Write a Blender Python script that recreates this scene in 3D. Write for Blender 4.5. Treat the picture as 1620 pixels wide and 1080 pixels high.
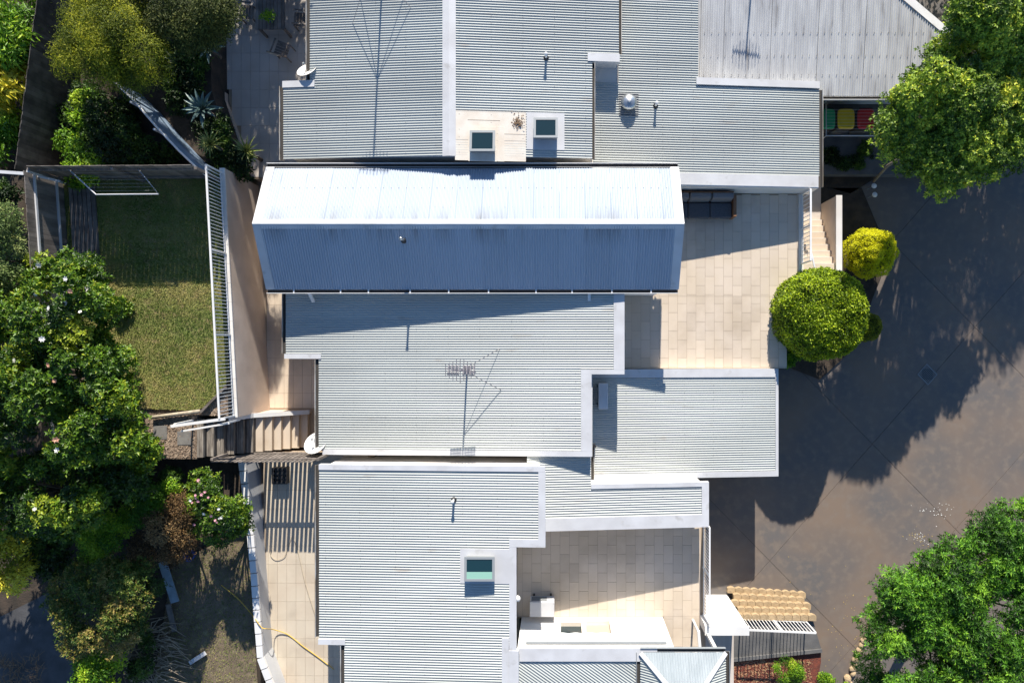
import bpy, bmesh, math, random
import numpy as np
from mathutils import Vector, Matrix, noise
random.seed(7); rng = np.random.default_rng(11)
R = math.radians
for o in list(bpy.data.objects): bpy.data.objects.remove(o)
scn = bpy.context.scene
COL = scn.collection

# ---------------------------------------------------------------- camera
H = 24.65; F = 1079.0; CU, CV = 885.0, 543.0      # drone height above the driveway, straight down
cd = bpy.data.cameras.new('drone_camera'); cam = bpy.data.objects.new('drone_camera', cd); COL.objects.link(cam)
cam.location = (0, 0, H); cam.rotation_euler = (0, 0, 0)
cd.sensor_width = 36; cd.lens = 36 * F / 1620; cd.shift_x = (810 - CU) / 1620; cd.shift_y = (CV - 540) / 1620
cd.clip_start = 0.5; cd.clip_end = 500
scn.camera = cam
# ---------------------------------------------------------------- light
SUN_EL, SUN_AZ = 26.2, 2.9
w = bpy.data.worlds.new('World'); scn.world = w; w.use_nodes = True
nt = w.node_tree; bg = nt.nodes['Background']
sky = nt.nodes.new('ShaderNodeTexSky'); sky.sky_type = 'NISHITA'; sky.sun_disc = False
sky.sun_elevation = R(SUN_EL); sky.sun_rotation = R(SUN_AZ); sky.air_density = 1.0; sky.dust_density = 0.2; sky.ozone_density = 5.0
nt.links.new(sky.outputs[0], bg.inputs[0]); bg.inputs[1].default_value = 0.092
sl = bpy.data.lights.new('sun', 'SUN'); sun = bpy.data.objects.new('sun', sl); COL.objects.link(sun)
sl.energy = 5.0; sl.angle = R(0.5); sl.color = (1.0, 0.93, 0.83)
d = Vector((math.sin(R(SUN_AZ)) * math.cos(R(SUN_EL)), math.cos(R(SUN_AZ)) * math.cos(R(SUN_EL)), math.sin(R(SUN_EL))))
sun.rotation_euler = d.to_track_quat('Z', 'Y').to_euler(); sun.location = (0, 20, 30)
vs = scn.view_settings; vs.view_transform = 'Standard'; vs.look = 'None'; vs.gamma = 1; vs.exposure = 0.78; vs.use_curve_mapping = False

def P(u, v, D):                       # a photo pixel at distance D below the drone -> a point of the place
    return Vector(((u - CU) * D / F, (CV - v) * D / F, H - D))

# ---------------------------------------------------------------- materials
def mat(name, col, rough=0.7, vary=None, vscale=3.0, vstretch=(1, 1, 1), bump=0.0, bscale=30.0, metal=0.0, obj_rand=0.0,
        spots=None, spot_scale=8.0, spot_lo=0.55, spot_hi=0.7, spec=0.5, detail=6):
    m = bpy.data.materials.new(name); m.use_nodes = True; n = m.node_tree.nodes; l = m.node_tree.links
    b = n['Principled BSDF']; b.inputs['Roughness'].default_value = rough; b.inputs['Metallic'].default_value = metal
    b.inputs['Specular IOR Level'].default_value = spec
    geo = n.new('ShaderNodeNewGeometry'); mp = n.new('ShaderNodeMapping'); l.new(geo.outputs['Position'], mp.inputs[0])
    mp.inputs['Scale'].default_value = vstretch
    c = n.new('ShaderNodeRGB'); c.outputs[0].default_value = (*col, 1); out = c.outputs[0]
    if vary:
        t = n.new('ShaderNodeTexNoise'); t.inputs['Scale'].default_value = vscale; t.inputs['Detail'].default_value = detail
        l.new(mp.outputs[0], t.inputs[0])
        rp = n.new('ShaderNodeMapRange'); rp.inputs[1].default_value = .35; rp.inputs[2].default_value = .65; l.new(t.outputs[0], rp.inputs[0])
        mx = n.new('ShaderNodeMix'); mx.data_type = 'RGBA'; l.new(rp.outputs[0], mx.inputs[0]); l.new(out, mx.inputs[6])
        mx.inputs[7].default_value = (*vary, 1); out = mx.outputs[2]
    if spots:
        t = n.new('ShaderNodeTexNoise'); t.inputs['Scale'].default_value = spot_scale; t.inputs['Detail'].default_value = 4
        l.new(mp.outputs[0], t.inputs[0])
        rp = n.new('ShaderNodeMapRange'); rp.inputs[1].default_value = spot_lo; rp.inputs[2].default_value = spot_hi; l.new(t.outputs[0], rp.inputs[0])
        mx = n.new('ShaderNodeMix'); mx.data_type = 'RGBA'; l.new(rp.outputs[0], mx.inputs[0]); l.new(out, mx.inputs[6])
        mx.inputs[7].default_value = (*spots, 1); out = mx.outputs[2]
    if obj_rand:
        oi = n.new('ShaderNodeObjectInfo'); hs = n.new('ShaderNodeHueSaturation')
        a = n.new('ShaderNodeMapRange'); a.inputs[3].default_value = 1 - obj_rand; a.inputs[4].default_value = 1 + obj_rand; l.new(oi.outputs['Random'], a.inputs[0])
        l.new(a.outputs[0], hs.inputs['Value']); l.new(out, hs.inputs['Color']); out = hs.outputs[0]
    l.new(out, b.inputs['Base Color'])
    if bump:
        t = n.new('ShaderNodeTexNoise'); t.inputs['Scale'].default_value = bscale; t.inputs['Detail'].default_value = 5
        l.new(geo.outputs['Position'], t.inputs[0]); bp = n.new('ShaderNodeBump'); bp.inputs['Strength'].default_value = bump; bp.inputs['Distance'].default_value = .03
        l.new(t.outputs[0], bp.inputs['Height']); l.new(bp.outputs[0], b.inputs['Normal'])
    return m

def leafmat(name, cols, rough=0.45, trans=0.25, gain=1.5, blue=.5):
    cols = [tuple(min(.8, c * gain * f) for c, f in zip(k, (1, 1, blue))) for k in cols]; rough += .1
    m = bpy.data.materials.new(name); m.use_nodes = True; n = m.node_tree.nodes; l = m.node_tree.links
    b = n['Principled BSDF']; b.inputs['Roughness'].default_value = rough; b.inputs['Specular IOR Level'].default_value = .3
    a = n.new('ShaderNodeAttribute'); a.attribute_name = 'tint'
    r = n.new('ShaderNodeValToRGB'); l.new(a.outputs['Fac'], r.inputs[0])
    e = r.color_ramp.elements; e[0].color = (*cols[0], 1); e[-1].color = (*cols[-1], 1)
    for i in range(1, len(cols) - 1): e.new(i / (len(cols) - 1)).color = (*cols[i], 1)
    l.new(r.outputs[0], b.inputs['Base Color'])
    tr = n.new('ShaderNodeBsdfTranslucent'); l.new(r.outputs[0], tr.inputs[0])
    mx = n.new('ShaderNodeMixShader'); mx.inputs[0].default_value = trans
    l.new(b.outputs[0], mx.inputs[1]); l.new(tr.outputs[0], mx.inputs[2]); l.new(mx.outputs[0], n['Material Output'].inputs[0])
    return m

M = {}
M['roof'] = mat('roof_steel', (.475, .50, .475), .45, obj_rand=.05, vary=(.40, .42, .40), vscale=.7, vstretch=(.3, 1, 1), spots=(.34, .30, .25), spot_scale=3.2, spot_lo=.66, spot_hi=.86)
M['roof_old'] = mat('roof_steel_weathered', (.62, .62, .61), .5, vary=(.47, .47, .47), vscale=2.2, vstretch=(2.5, .35, 1), spots=(.22, .2, .18), spot_scale=2.2, spot_lo=.62, spot_hi=.82)
M['flash'] = mat('flashing_paint', (.61, .615, .625), .5, vary=(.53, .53, .535), vscale=1.6, spots=(.40, .39, .37), spot_scale=2.6, spot_lo=.62, spot_hi=.8)
M['white'] = mat('white_paint', (.80, .79, .77), .5, vary=(.72, .71, .68), vscale=1.5)
M['render'] = mat('white_render', (.78, .75, .70), .8, vary=(.66, .62, .56), vscale=.8, bump=.1, bscale=60)
M['greywall'] = mat('grey_render', (.58, .59, .6), .8, vary=(.48, .49, .5), vscale=.8)
M['tan_wall'] = mat('tan_brick_wall', (.66, .54, .44), .85, vary=(.56, .45, .36), vscale=1.4, bump=.2, bscale=40)
M['gutter_in'] = mat('gutter_dirt', (.05, .045, .04), .9)
M['gutter'] = mat('gutter_paint', (.62, .60, .56), .5, vary=(.30, .25, .19), vscale=2.5, vstretch=(1, .6, 1))
M['tile'] = mat('cream_tile', (.61, .51, .39), .55, vary=(.66, .56, .45), vscale=1.0, obj_rand=.055, spots=(.47, .38, .28), spot_scale=.8, spot_lo=.52, spot_hi=.85)
M['tile2'] = mat('pale_tile', (.62, .54, .42), .55, vary=(.56, .47, .36), vscale=1.0, obj_rand=.05, spots=(.45, .38, .29), spot_scale=1.1, spot_lo=.52, spot_hi=.85)
M['tile3'] = mat('patio_tile', (.62, .56, .50), .6, vary=(.52, .46, .40), vscale=1.0, obj_rand=.04)
M['grout'] = mat('grout', (.36, .28, .2), .9)
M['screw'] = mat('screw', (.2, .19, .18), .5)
M['glass'] = mat('window_glass', (.012, .03, .038), .12, spec=.5)
M['glass_g'] = mat('skylight_glass', (.012, .04, .05), .15, spec=.8)
M['blind'] = mat('beige_blind', (.42, .38, .30), .8)
M['frame_d'] = mat('frame_grey', (.22, .23, .23), .5)
M['cream'] = mat('cream_membrane', (.74, .69, .60), .7, vary=(.68, .60, .50), vscale=3)
M['drive'] = mat('stamped_concrete', (.205, .152, .112), .75, vary=(.128, .118, .112), vscale=.42, bump=.12, bscale=45, spots=(.205, .165, .13), spot_scale=3.5, spot_lo=.48, spot_hi=.75, detail=9)
M['band'] = mat('grey_border_band', (.115, .115, .118), .8, vary=(.13, .105, .085), vscale=1.6, bump=.2, bscale=8)
M['curve'] = mat('shaded_wall_blue', (.17, .23, .31), .45, vary=(.12, .16, .2), vscale=3)  # shaded face of a pale wall, blue shade put into the colour
M['bare'] = mat('bare_trodden_soil', (.20, .15, .10), .95, vary=(.13, .10, .065), vscale=2, bump=.5, bscale=40, spots=(.26, .22, .12), spot_scale=5, spot_lo=.55, spot_hi=.7)
M['conc_shade'] = mat('shaded_concrete', (.10, .10, .105), .9, vary=(.06, .06, .062), vscale=2, bump=.3, bscale=20)  # path concrete darkened, the tree shade put into its colour
M['frame_l'] = mat('sash_metal', (.27, .29, .30), .4)
M['porch'] = mat('porch_steel', (.36, .40, .42), .5, vary=(.30, .34, .36), vscale=3, vstretch=(2, .3, 1))
M['joint'] = mat('joint_dark', (.05, .048, .045), .9)
M['asph'] = mat('grey_concrete', (.15, .145, .14), .85, vary=(.1, .1, .1), vscale=2, bump=.2, bscale=30)
M['soil'] = mat('garden_soil', (.07, .05, .035), .95, vary=(.035, .028, .02), vscale=3, bump=.6, bscale=20)
M['mulch'] = mat('bark_mulch', (.24, .17, .115), .95, vary=(.12, .085, .06), vscale=14, bump=.7, bscale=30, spots=(.42, .34, .26), spot_scale=40, spot_lo=.58, spot_hi=.66)
M['redmulch'] = mat('red_mulch', (.22, .06, .035), .95, vary=(.12, .04, .03), vscale=10, bump=.7, bscale=30)
M['chip'] = mat('wood_chip', (.42, .32, .23), .9, vary=(.24, .17, .12), vscale=12)
M['chipred'] = mat('red_chip', (.34, .11, .06), .9, vary=(.45, .30, .16), vscale=12)
M['lawn'] = mat('lawn_soil', (.27, .25, .085), .95, vary=(.19, .23, .06), vscale=1.6, bump=.5, bscale=45, spots=(.30, .22, .11), spot_scale=4, spot_lo=.48, spot_hi=.72)
M['timber'] = mat('weathered_timber', (.22, .19, .165), .85, vary=(.12, .10, .085), vscale=4, vstretch=(1, 1, .3), obj_rand=.25)
M['timber_d'] = mat('dark_timber', (.12, .105, .092), .9, vary=(.06, .052, .046), vscale=4, obj_rand=.35)
M['steptim'] = mat('silvered_sleeper', (.33, .29, .24), .85, vary=(.13, .11, .09), vscale=5, vstretch=(3, .4, 1), obj_rand=.12)
M['log'] = mat('pale_log', (.48, .42, .31), .8, vary=(.34, .28, .2), vscale=8)
M['wood'] = mat('brown_wood', (.24, .115, .05), .6, vary=(.17, .08, .035), vscale=8)
M['cush'] = mat('charcoal_cushion', (.07, .075, .085), .9, vary=(.09, .095, .105), vscale=20)
M['cush2'] = mat('grey_cushion', (.16, .165, .175), .9)
M['paver'] = mat('grey_paver', (.21, .20, .18), .85, vary=(.16, .15, .14), vscale=6, bump=.2)
M['block'] = mat('sandstone_block', (.46, .34, .20), .9, vary=(.36, .26, .15), vscale=6, bump=.5, bscale=30, obj_rand=.08)
M['black'] = mat('black_plastic', (.02, .02, .022), .5)
M['alu'] = mat('spun_aluminium', (.62, .64, .64), .3, metal=.8, vary=(.5, .52, .52), vscale=6)
M['steelgrey'] = mat('antenna_metal', (.22, .21, .23), .4, metal=.4)
M['yellow'] = mat('yellow_plastic', (.8, .55, .02), .45, vary=(.75, .5, .02), vscale=5)
M['green'] = mat('green_plastic', (.03, .36, .14), .45)
M['red'] = mat('red_plastic', (.6, .03, .03), .45)
M['blue'] = mat('blue_plastic', (.02, .07, .4), .4)
M['bluegrey'] = mat('blue_grey_board', (.30, .40, .46), .7, vary=(.24, .3, .34), vscale=5)
M['hose'] = mat('yellow_hose', (.65, .42, .06), .5)
M['bark'] = mat('bark', (.12, .09, .065), .9, vary=(.07, .055, .04), vscale=8, bump=.4)
M['palebark'] = mat('pale_bark', (.38, .31, .22), .9, vary=(.25, .2, .14), vscale=8)
M['litter'] = mat('leaf_litter', (.16, .10, .06), .95, vary=(.3, .2, .12), vscale=20)
M['petal_w'] = mat('white_petal', (.8, .78, .72), .6)
M['petal_p'] = mat('pink_petal', (.72, .36, .42), .6)
M['petal_o'] = mat('peach_petal', (.7, .38, .24), .6)
M['leaf_yellow'] = mat('fallen_yellow_leaf', (.55, .40, .12), .8)

def ridge_dirt():      # mould streaks that have grown just below the gable ridge capping
    m = mat('gable_roof_steel', (.385, .44, .515), .42, obj_rand=.03, vary=(.355, .41, .48), vscale=.7, vstretch=(1, .3, 1)); n = m.node_tree.nodes; l = m.node_tree.links
    b = n['Principled BSDF']; src = b.inputs['Base Color'].links[0].from_socket
    g = n.new('ShaderNodeNewGeometry'); sp = n.new('ShaderNodeSeparateXYZ'); l.new(g.outputs['Position'], sp.inputs[0])
    a = n.new('ShaderNodeMath'); a.operation = 'SUBTRACT'; a.inputs[1].default_value = 3.468; l.new(sp.outputs[1], a.inputs[0])
    ab = n.new('ShaderNodeMath'); ab.operation = 'ABSOLUTE'; l.new(a.outputs[0], ab.inputs[0])
    mr = n.new('ShaderNodeMapRange'); mr.inputs[1].default_value = .12; mr.inputs[2].default_value = .62; mr.inputs[3].default_value = 1; mr.inputs[4].default_value = 0; l.new(ab.outputs[0], mr.inputs[0])
    mp = n.new('ShaderNodeMapping'); mp.inputs['Scale'].default_value = (1, .06, .06); l.new(g.outputs['Position'], mp.inputs[0])
    t = n.new('ShaderNodeTexNoise'); t.inputs['Scale'].default_value = 1.1; t.inputs['Detail'].default_value = 9; t.inputs['Roughness'].default_value = .8; l.new(mp.outputs[0], t.inputs[0])
    m2 = n.new('ShaderNodeMapRange'); m2.inputs[1].default_value = .47; m2.inputs[2].default_value = .72; l.new(t.outputs[0], m2.inputs[0])
    mu = n.new('ShaderNodeMath'); mu.operation = 'MULTIPLY'; l.new(mr.outputs[0], mu.inputs[0]); l.new(m2.outputs[0], mu.inputs[1])
    mx = n.new('ShaderNodeMix'); mx.data_type = 'RGBA'; l.new(mu.outputs[0], mx.inputs[0]); l.new(src, mx.inputs[6]); mx.inputs[7].default_value = (.16, .15, .15, 1)
    l.new(mx.outputs[2], b.inputs['Base Color']); return m
M['gable'] = ridge_dirt()

# ---------------------------------------------------------------- builders
WL = {}
def wl(o): return WL.get(o.name, Vector((0, 0, 0))) if o else Vector((0, 0, 0))
def thing(name, label, cat, loc=(0, 0, 0), group=None):
    o = bpy.data.objects.new(name, None); COL.objects.link(o); o.location = loc; o.empty_display_size = .2
    o['label'] = label; o['category'] = cat
    if group: o['group'] = group
    WL[o.name] = Vector(loc); return o
def tag(o, label=None, cat=None, group=None, kind=None):
    if label: o['label'] = label
    if cat: o['category'] = cat
    if group: o['group'] = group
    if kind: o['kind'] = kind
    return o

class MB:
    def __init__(s): s.v = []; s.f = []
    def add(s, vs, fs):
        k = len(s.v); s.v += [tuple(p) for p in vs]; s.f += [tuple(i + k for i in f) for f in fs]; return s
    def box(s, x0, x1, y0, y1, z0, z1):
        return s.add([(x0, y0, z0), (x1, y0, z0), (x1, y1, z0), (x0, y1, z0), (x0, y0, z1), (x1, y0, z1), (x1, y1, z1), (x0, y1, z1)],
                     [(0, 3, 2, 1), (4, 5, 6, 7), (0, 1, 5, 4), (1, 2, 6, 5), (2, 3, 7, 6), (3, 0, 4, 7)])
    def beam(s, a, b, wd, ht, up=(0, 0, 1)):      # a bar of section wd x ht from a to b, centred
        a = Vector(a); b = Vector(b); t = (b - a).normalized(); upv = Vector(up)
        if abs(t.dot(upv)) > .98: upv = Vector((0, 1, 0))
        sd = t.cross(upv).normalized(); u2 = sd.cross(t).normalized(); vs = []
        for p in (a, b):
            for (i, j) in ((-1, -1), (1, -1), (1, 1), (-1, 1)): vs.append(p + sd * (i * wd / 2) + u2 * (j * ht / 2))
        return s.add(vs, [(3, 2, 1, 0), (4, 5, 6, 7), (0, 1, 5, 4), (1, 2, 6, 5), (2, 3, 7, 6), (3, 0, 4, 7)])
    def prism(s, pts, z0, z1):                    # z1 may be a function of (x, y)
        n = len(pts); f1 = z1 if callable(z1) else (lambda x, y: z1)
        return s.add([(p[0], p[1], z0) for p in pts] + [(p[0], p[1], f1(p[0], p[1])) for p in pts],
                     [tuple(range(n - 1, -1, -1)), tuple(range(n, 2 * n))] + [(i, (i + 1) % n, n + (i + 1) % n, n + i) for i in range(n)])
    def tube(s, pts, r, n=8, cap=True):
        pts = [Vector(p) for p in pts]; rs = r if isinstance(r, (list, tuple)) else [r] * len(pts); rings = []; k = len(s.v)
        for i, p in enumerate(pts):
            t = (pts[min(i + 1, len(pts) - 1)] - pts[max(i - 1, 0)]).normalized()
            a = t.cross(Vector((0, 0, 1)));
            if a.length < .05: a = t.cross(Vector((0, 1, 0)))
            a.normalize(); b = t.cross(a)
            for j in range(n):
                q = 2 * math.pi * j / n; s.v.append(tuple(p + (a * math.cos(q) + b * math.sin(q)) * rs[i]))
        for i in range(len(pts) - 1):
            for j in range(n): s.f.append((k + i * n + j, k + i * n + (j + 1) % n, k + (i + 1) * n + (j + 1) % n, k + (i + 1) * n + j))
        if cap: s.f.append(tuple(k + j for j in range(n - 1, -1, -1))); s.f.append(tuple(k + (len(pts) - 1) * n + j for j in range(n)))
        return s
    def lathe(s, c, prof, n=20):                  # prof [(r, z)...]
        k = len(s.v)
        for r, z in prof:
            for j in range(n): q = 2 * math.pi * j / n; s.v.append((c[0] + r * math.cos(q), c[1] + r * math.sin(q), c[2] + z))
        for i in range(len(prof) - 1):
            for j in range(n): s.f.append((k + i * n + j, k + i * n + (j + 1) % n, k + (i + 1) * n + (j + 1) % n, k + (i + 1) * n + j))
        s.f.append(tuple(k + j for j in range(n - 1, -1, -1))); s.f.append(tuple(k + (len(prof) - 1) * n + j for j in range(n))); return s
    def build(s, name, m, parent=None, smooth=False, bevel=0.0, origin=None):
        L = wl(parent); me = bpy.data.meshes.new(name); me.from_pydata([(x - L.x, y - L.y, z - L.z) for x, y, z in s.v], [], s.f)
        me.materials.append(M[m] if isinstance(m, str) else m)
        if bevel:
            bm = bmesh.new(); bm.from_mesh(me); bmesh.ops.bevel(bm, geom=list(bm.edges), offset=bevel, segments=1, affect='EDGES'); bm.to_mesh(me); bm.free()
        if smooth:
            me.polygons.foreach_set('use_smooth', [True] * len(me.polygons))
        me.update(); o = bpy.data.objects.new(name, me); COL.objects.link(o)
        if parent: o.parent = parent; WL[o.name] = L
        return o
def inst(o, loc, parent=None, rot=None, scale=None, name=None):          # a copy that shares mesh data; loc in world coordinates
    c = o.copy(); COL.objects.link(c); c.parent = parent
    c.location = Vector(loc) - wl(parent)
    if rot is not None: c.rotation_euler = rot
    if scale is not None: c.scale = scale
    return c
def box(name, m, parent, *a, **k): return MB().box(*a).build(name, m, parent, **k)

def sheets(parent, p0, run, across, m, pitch=.0762, amp=.0125, clip=None, name='roof_sheet', lap=.0045):
    """Corrugated roof sheets, ten corrugations each; every sheet an object."""
    p0 = Vector(p0); run = Vector(run); across = Vector(across); W = across.length; a = across.normalized(); r = run.normalized()
    nrm = a.cross(r); nrm = nrm if nrm.z > 0 else -nrm; nrm.normalize()
    ph = p0.dot(a); cover = pitch * 10; k0 = math.floor(ph / cover); L = wl(parent); out = []; i = 0
    while True:
        s0 = max(0, (k0 + i) * cover - ph); s1 = min(W, (k0 + i + 1) * cover - ph)
        if s0 >= W - 1e-6: break
        i += 1
        if s1 - s0 < .01: continue
        n = max(2, int(round((s1 - s0) / pitch * 10))); vs = []; fs = []
        dj = random.uniform(-.003, .003)
        for j in range(n + 1):
            s = s0 + (s1 - s0) * j / n; h = amp * math.cos(2 * math.pi * (s + ph) / pitch) + lap * (s - s0) / cover * (1 if i % 2 else -1)
            b = p0 + a * s + nrm * (h)
            vs += [b - r * dj, b + run + r * dj]
        for j in range(n): fs.append((2 * j, 2 * j + 1, 2 * j + 3, 2 * j + 2))
        me = bpy.data.meshes.new(name); me.from_pydata([v - L for v in vs], [], fs)
        if clip:
            bm = bmesh.new(); bm.from_mesh(me)
            for (pt, no) in clip:
                bmesh.ops.bisect_plane(bm, geom=list(bm.verts) + list(bm.edges) + list(bm.faces), plane_co=Vector(pt) - L, plane_no=Vector(no), clear_outer=True)
            bm.normal_update(); bm.to_mesh(me); bm.free()
            if len(me.polygons) == 0: bpy.data.meshes.remove(me); continue
        me.materials.append(M[m]); me.polygons.foreach_set('use_smooth', [True] * len(me.polygons)); me.update()
        if me.polygons[0].normal.z < 0: me.flip_normals()
        o = bpy.data.objects.new(name, me); COL.objects.link(o); o.parent = parent; WL[o.name] = L; out.append(o)
    return out
def xroof(parent, x0, x1, y0, y1, zf, m='roof'):      # sheets running along x on a plane z = zf(x)
    return sheets(parent, (x0, y0, zf(x0)), (x1 - x0, 0, zf(x1) - zf(x0)), (0, y1 - y0, 0), m)
def screws(parent, rects):                            # rects: (x0,x1,y0,y1,zf) rows of fixing screws across the corrugations
    mb = MB()
    for (x0, x1, y0, y1, zf) in rects:
        nx = max(1, int((x1 - x0) / .95))
        for i in range(nx + 1):
            x = x0 + .1 + (x1 - x0 - .2) * i / nx; k = math.ceil(y0 / .0762)
            while k * .0762 < y1:
                if k % 3 == 0 and random.random() < .9:
                    y = k * .0762; z = zf(x) + .008; mb.box(x - .009, x + .009, y - .009, y + .009, z, z + .007)
                k += 1
    o = mb.build('screws', 'screw', parent); o['kind'] = 'stuff'; return o
def cap(parent, x0, x1, y0, y1, zf, m='flash', name='flashing', up=.035, down=.16):
    """flat capping whose top follows z=zf(x)+up"""
    f = lambda x, y: zf(x) + up
    vs = [(x0, y0), (x1, y0), (x1, y1), (x0, y1)]
    mb = MB(); mb.add([(x, y, zf(x) - down) for x, y in vs] + [(x, y, zf(x) + up) for x, y in vs],
           [(0, 3, 2, 1), (4, 5, 6, 7), (0, 1, 5, 4), (1, 2, 6, 5), (2, 3, 7, 6), (3, 0, 4, 7)])
    return mb.build(name, m, parent)
def gutter(parent, a, b, side, m='gutter', wd=.115, ht=.09):
    """half-box gutter from a to b; side = unit vector towards the outside"""
    a = Vector(a); b = Vector(b); s = Vector(side); dz = Vector((0, 0, 1))
    g = MB(); g.beam(a + s * wd / 2 - dz * ht, b + s * wd / 2 - dz * ht, wd, .008); g.beam(a + s * wd - dz * ht * .45, b + s * wd - dz * ht * .45, .016, ht * 1.1); g.beam(a - dz * ht * .6, b - dz * ht * .6, .008, ht * .8)
    o = g.build('gutter', m, parent)
    MB().beam(a + s * wd / 2 - dz * (ht - .02), b + s * wd / 2 - dz * (ht - .02), wd * .8, .01).build('gutter_silt', 'gutter_in', o)
    return o
def body(parent, x0, x1, y0, y1, z0, z1, m='render', name='wall'):
    """four walls and a ceiling slab: z1 may be f(x)"""
    f = z1 if callable(z1) else (lambda x: z1)
    return MB().add([(x0, y0, z0), (x1, y0, z0), (x1, y1, z0), (x0, y1, z0), (x0, y0, f(x0)), (x1, y0, f(x1)), (x1, y1, f(x1)), (x0, y1, f(x0))],
                    [(0, 3, 2, 1), (4, 5, 6, 7), (0, 1, 5, 4), (1, 2, 6, 5), (2, 3, 7, 6), (3, 0, 4, 7)]).build(name, m, parent)
def tiles(parent, x0, x1, y0, y1, z, tx, ty, m, bond=True, inside=None, ox=0, oy=0, gap=.007, th=.012):
    proto = {}; out = []
    i0 = math.floor((x0 - ox) / tx); i1 = math.ceil((x1 - ox) / tx)
    for i in range(i0, i1):
        off = (ty / 2 if (bond and i % 2) else 0) + oy
        j0 = math.floor((y0 - off) / ty); j1 = math.ceil((y1 - off) / ty)
        for j in range(j0, j1):
            a0 = max(x0, ox + i * tx) + gap / 2; a1 = min(x1, ox + (i + 1) * tx) - gap / 2; b0 = max(y0, off + j * ty) + gap / 2; b1 = min(y1, off + (j + 1) * ty) - gap / 2
            if a1 - a0 < .03 or b1 - b0 < .03: continue
            if inside and not inside((a0 + a1) / 2, (b0 + b1) / 2): continue
            key = (round(a1 - a0, 3), round(b1 - b0, 3))
            if key not in proto:
                hx, hy = key[0] / 2, key[1] / 2
                me = bpy.data.meshes.new('tile'); me.from_pydata([(-hx, -hy, 0), (hx, -hy, 0), (hx, hy, 0), (-hx, hy, 0), (-hx, -hy, th), (hx, -hy, th), (hx, hy, th), (-hx, hy, th)],
                    [], [(4, 5, 6, 7), (0, 1, 5, 4), (1, 2, 6, 5), (2, 3, 7, 6), (3, 0, 4, 7)]); me.materials.append(M[m]); proto[key] = me
            o = bpy.data.objects.new('tile', proto[key]); COL.objects.link(o); o.parent = parent
            o.location = Vector(((a0 + a1) / 2, (b0 + b1) / 2, z + random.uniform(-.001, .001))) - wl(parent); out.append(o)
    return out
def railing(root, a, b, h, spacing=.1, m='white', rw=.05, br=.016, posts=1.8, rail_h=.03):
    a = Vector(a); b = Vector(b); dz = Vector((0, 0, 1)); Lg = (b - a).length; n = int(Lg / spacing)
    MB().beam(a + dz * h, b + dz * h, rw, rail_h).build('top_rail', m, root)
    MB().beam(a + dz * .09, b + dz * .09, .03, .03).build('bottom_rail', m, root)
    bal = None
    for i in range(1, n):
        p = a.lerp(b, i / n) + dz * .1
        if bal is None:
            me = bpy.data.meshes.new('baluster'); mb = MB().box(-br / 2, br / 2, -br / 2, br / 2, 0, h - .1 - rail_h / 2)
            me.from_pydata(mb.v, [], mb.f); me.materials.append(M[m]); bal = me
        o = bpy.data.objects.new('baluster', bal); COL.objects.link(o); o.parent = root; o.location = p - wl(root)
    k = max(1, round(Lg / posts))
    for i in range(k + 1):
        p = a.lerp(b, i / k); MB().beam(p, p + dz * (h - .005), .045, .045).build('post', m, root)

# ---------------------------------------------------------------- vegetation
def pip(x, y, poly):
    c = False; j = len(poly) - 1
    for i in range(len(poly)):
        xi, yi = poly[i]; xj, yj = poly[j]
        if (yi > y) != (yj > y) and x < (xj - xi) * (y - yi) / (yj - yi) + xi: c = not c
        j = i
    return c
def edist(x, y, poly):
    m = 1e9
    for i in range(len(poly)):
        ax, ay = poly[i]; bx, by = poly[(i + 1) % len(poly)]; dx, dy = bx - ax, by - ay
        t = max(0, min(1, ((x - ax) * dx + (y - ay) * dy) / (dx * dx + dy * dy + 1e-9))); m = min(m, math.hypot(x - ax - t * dx, y - ay - t * dy))
    return m
def leafmesh(name, pos, axis, nor, L, Wd, tint, m, parent, fold=.25, jit=.3):
    n = len(pos); axis /= np.linalg.norm(axis, axis=1)[:, None]
    side = np.cross(axis, nor); side /= (np.linalg.norm(side, axis=1)[:, None] + 1e-9); nn = np.cross(side, axis)
    sc = (1 + jit * (rng.random(n) - .5) * 2)[:, None]
    Lv = L * sc; Wv = Wd * sc
    v = np.empty((n, 4, 3)); v[:, 0] = pos; v[:, 1] = pos + axis * Lv * .45 + side * Wv * .5 + nn * Wv * fold; v[:, 2] = pos + axis * Lv - nn * Lv * .12; v[:, 3] = pos + axis * Lv * .45 - side * Wv * .5 + nn * Wv * fold
    v = v.reshape(-1, 3) - np.array(wl(parent))
    me = bpy.data.meshes.new(name); me.vertices.add(4 * n); me.vertices.foreach_set('co', v.ravel().astype(np.float32))
    idx = (np.arange(n)[:, None] * 4 + np.array([0, 1, 2, 0, 2, 3])).ravel().astype(np.int32)
    me.loops.add(6 * n); me.loops.foreach_set('vertex_index', idx); me.polygons.add(2 * n)
    me.polygons.foreach_set('loop_start', np.arange(0, 6 * n, 3, dtype=np.int32)); me.polygons.foreach_set('loop_total', np.full(2 * n, 3, dtype=np.int32))
    at = me.attributes.new('tint', 'FLOAT', 'POINT'); at.data.foreach_set('value', np.repeat(np.clip(tint, 0, 1), 4).astype(np.float32))
    me.update(calc_edges=True); me.materials.append(m if not isinstance(m, str) else M[m])
    o = bpy.data.objects.new(name, me); COL.objects.link(o)
    if parent: o.parent = parent; WL[o.name] = wl(parent)
    return o
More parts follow.
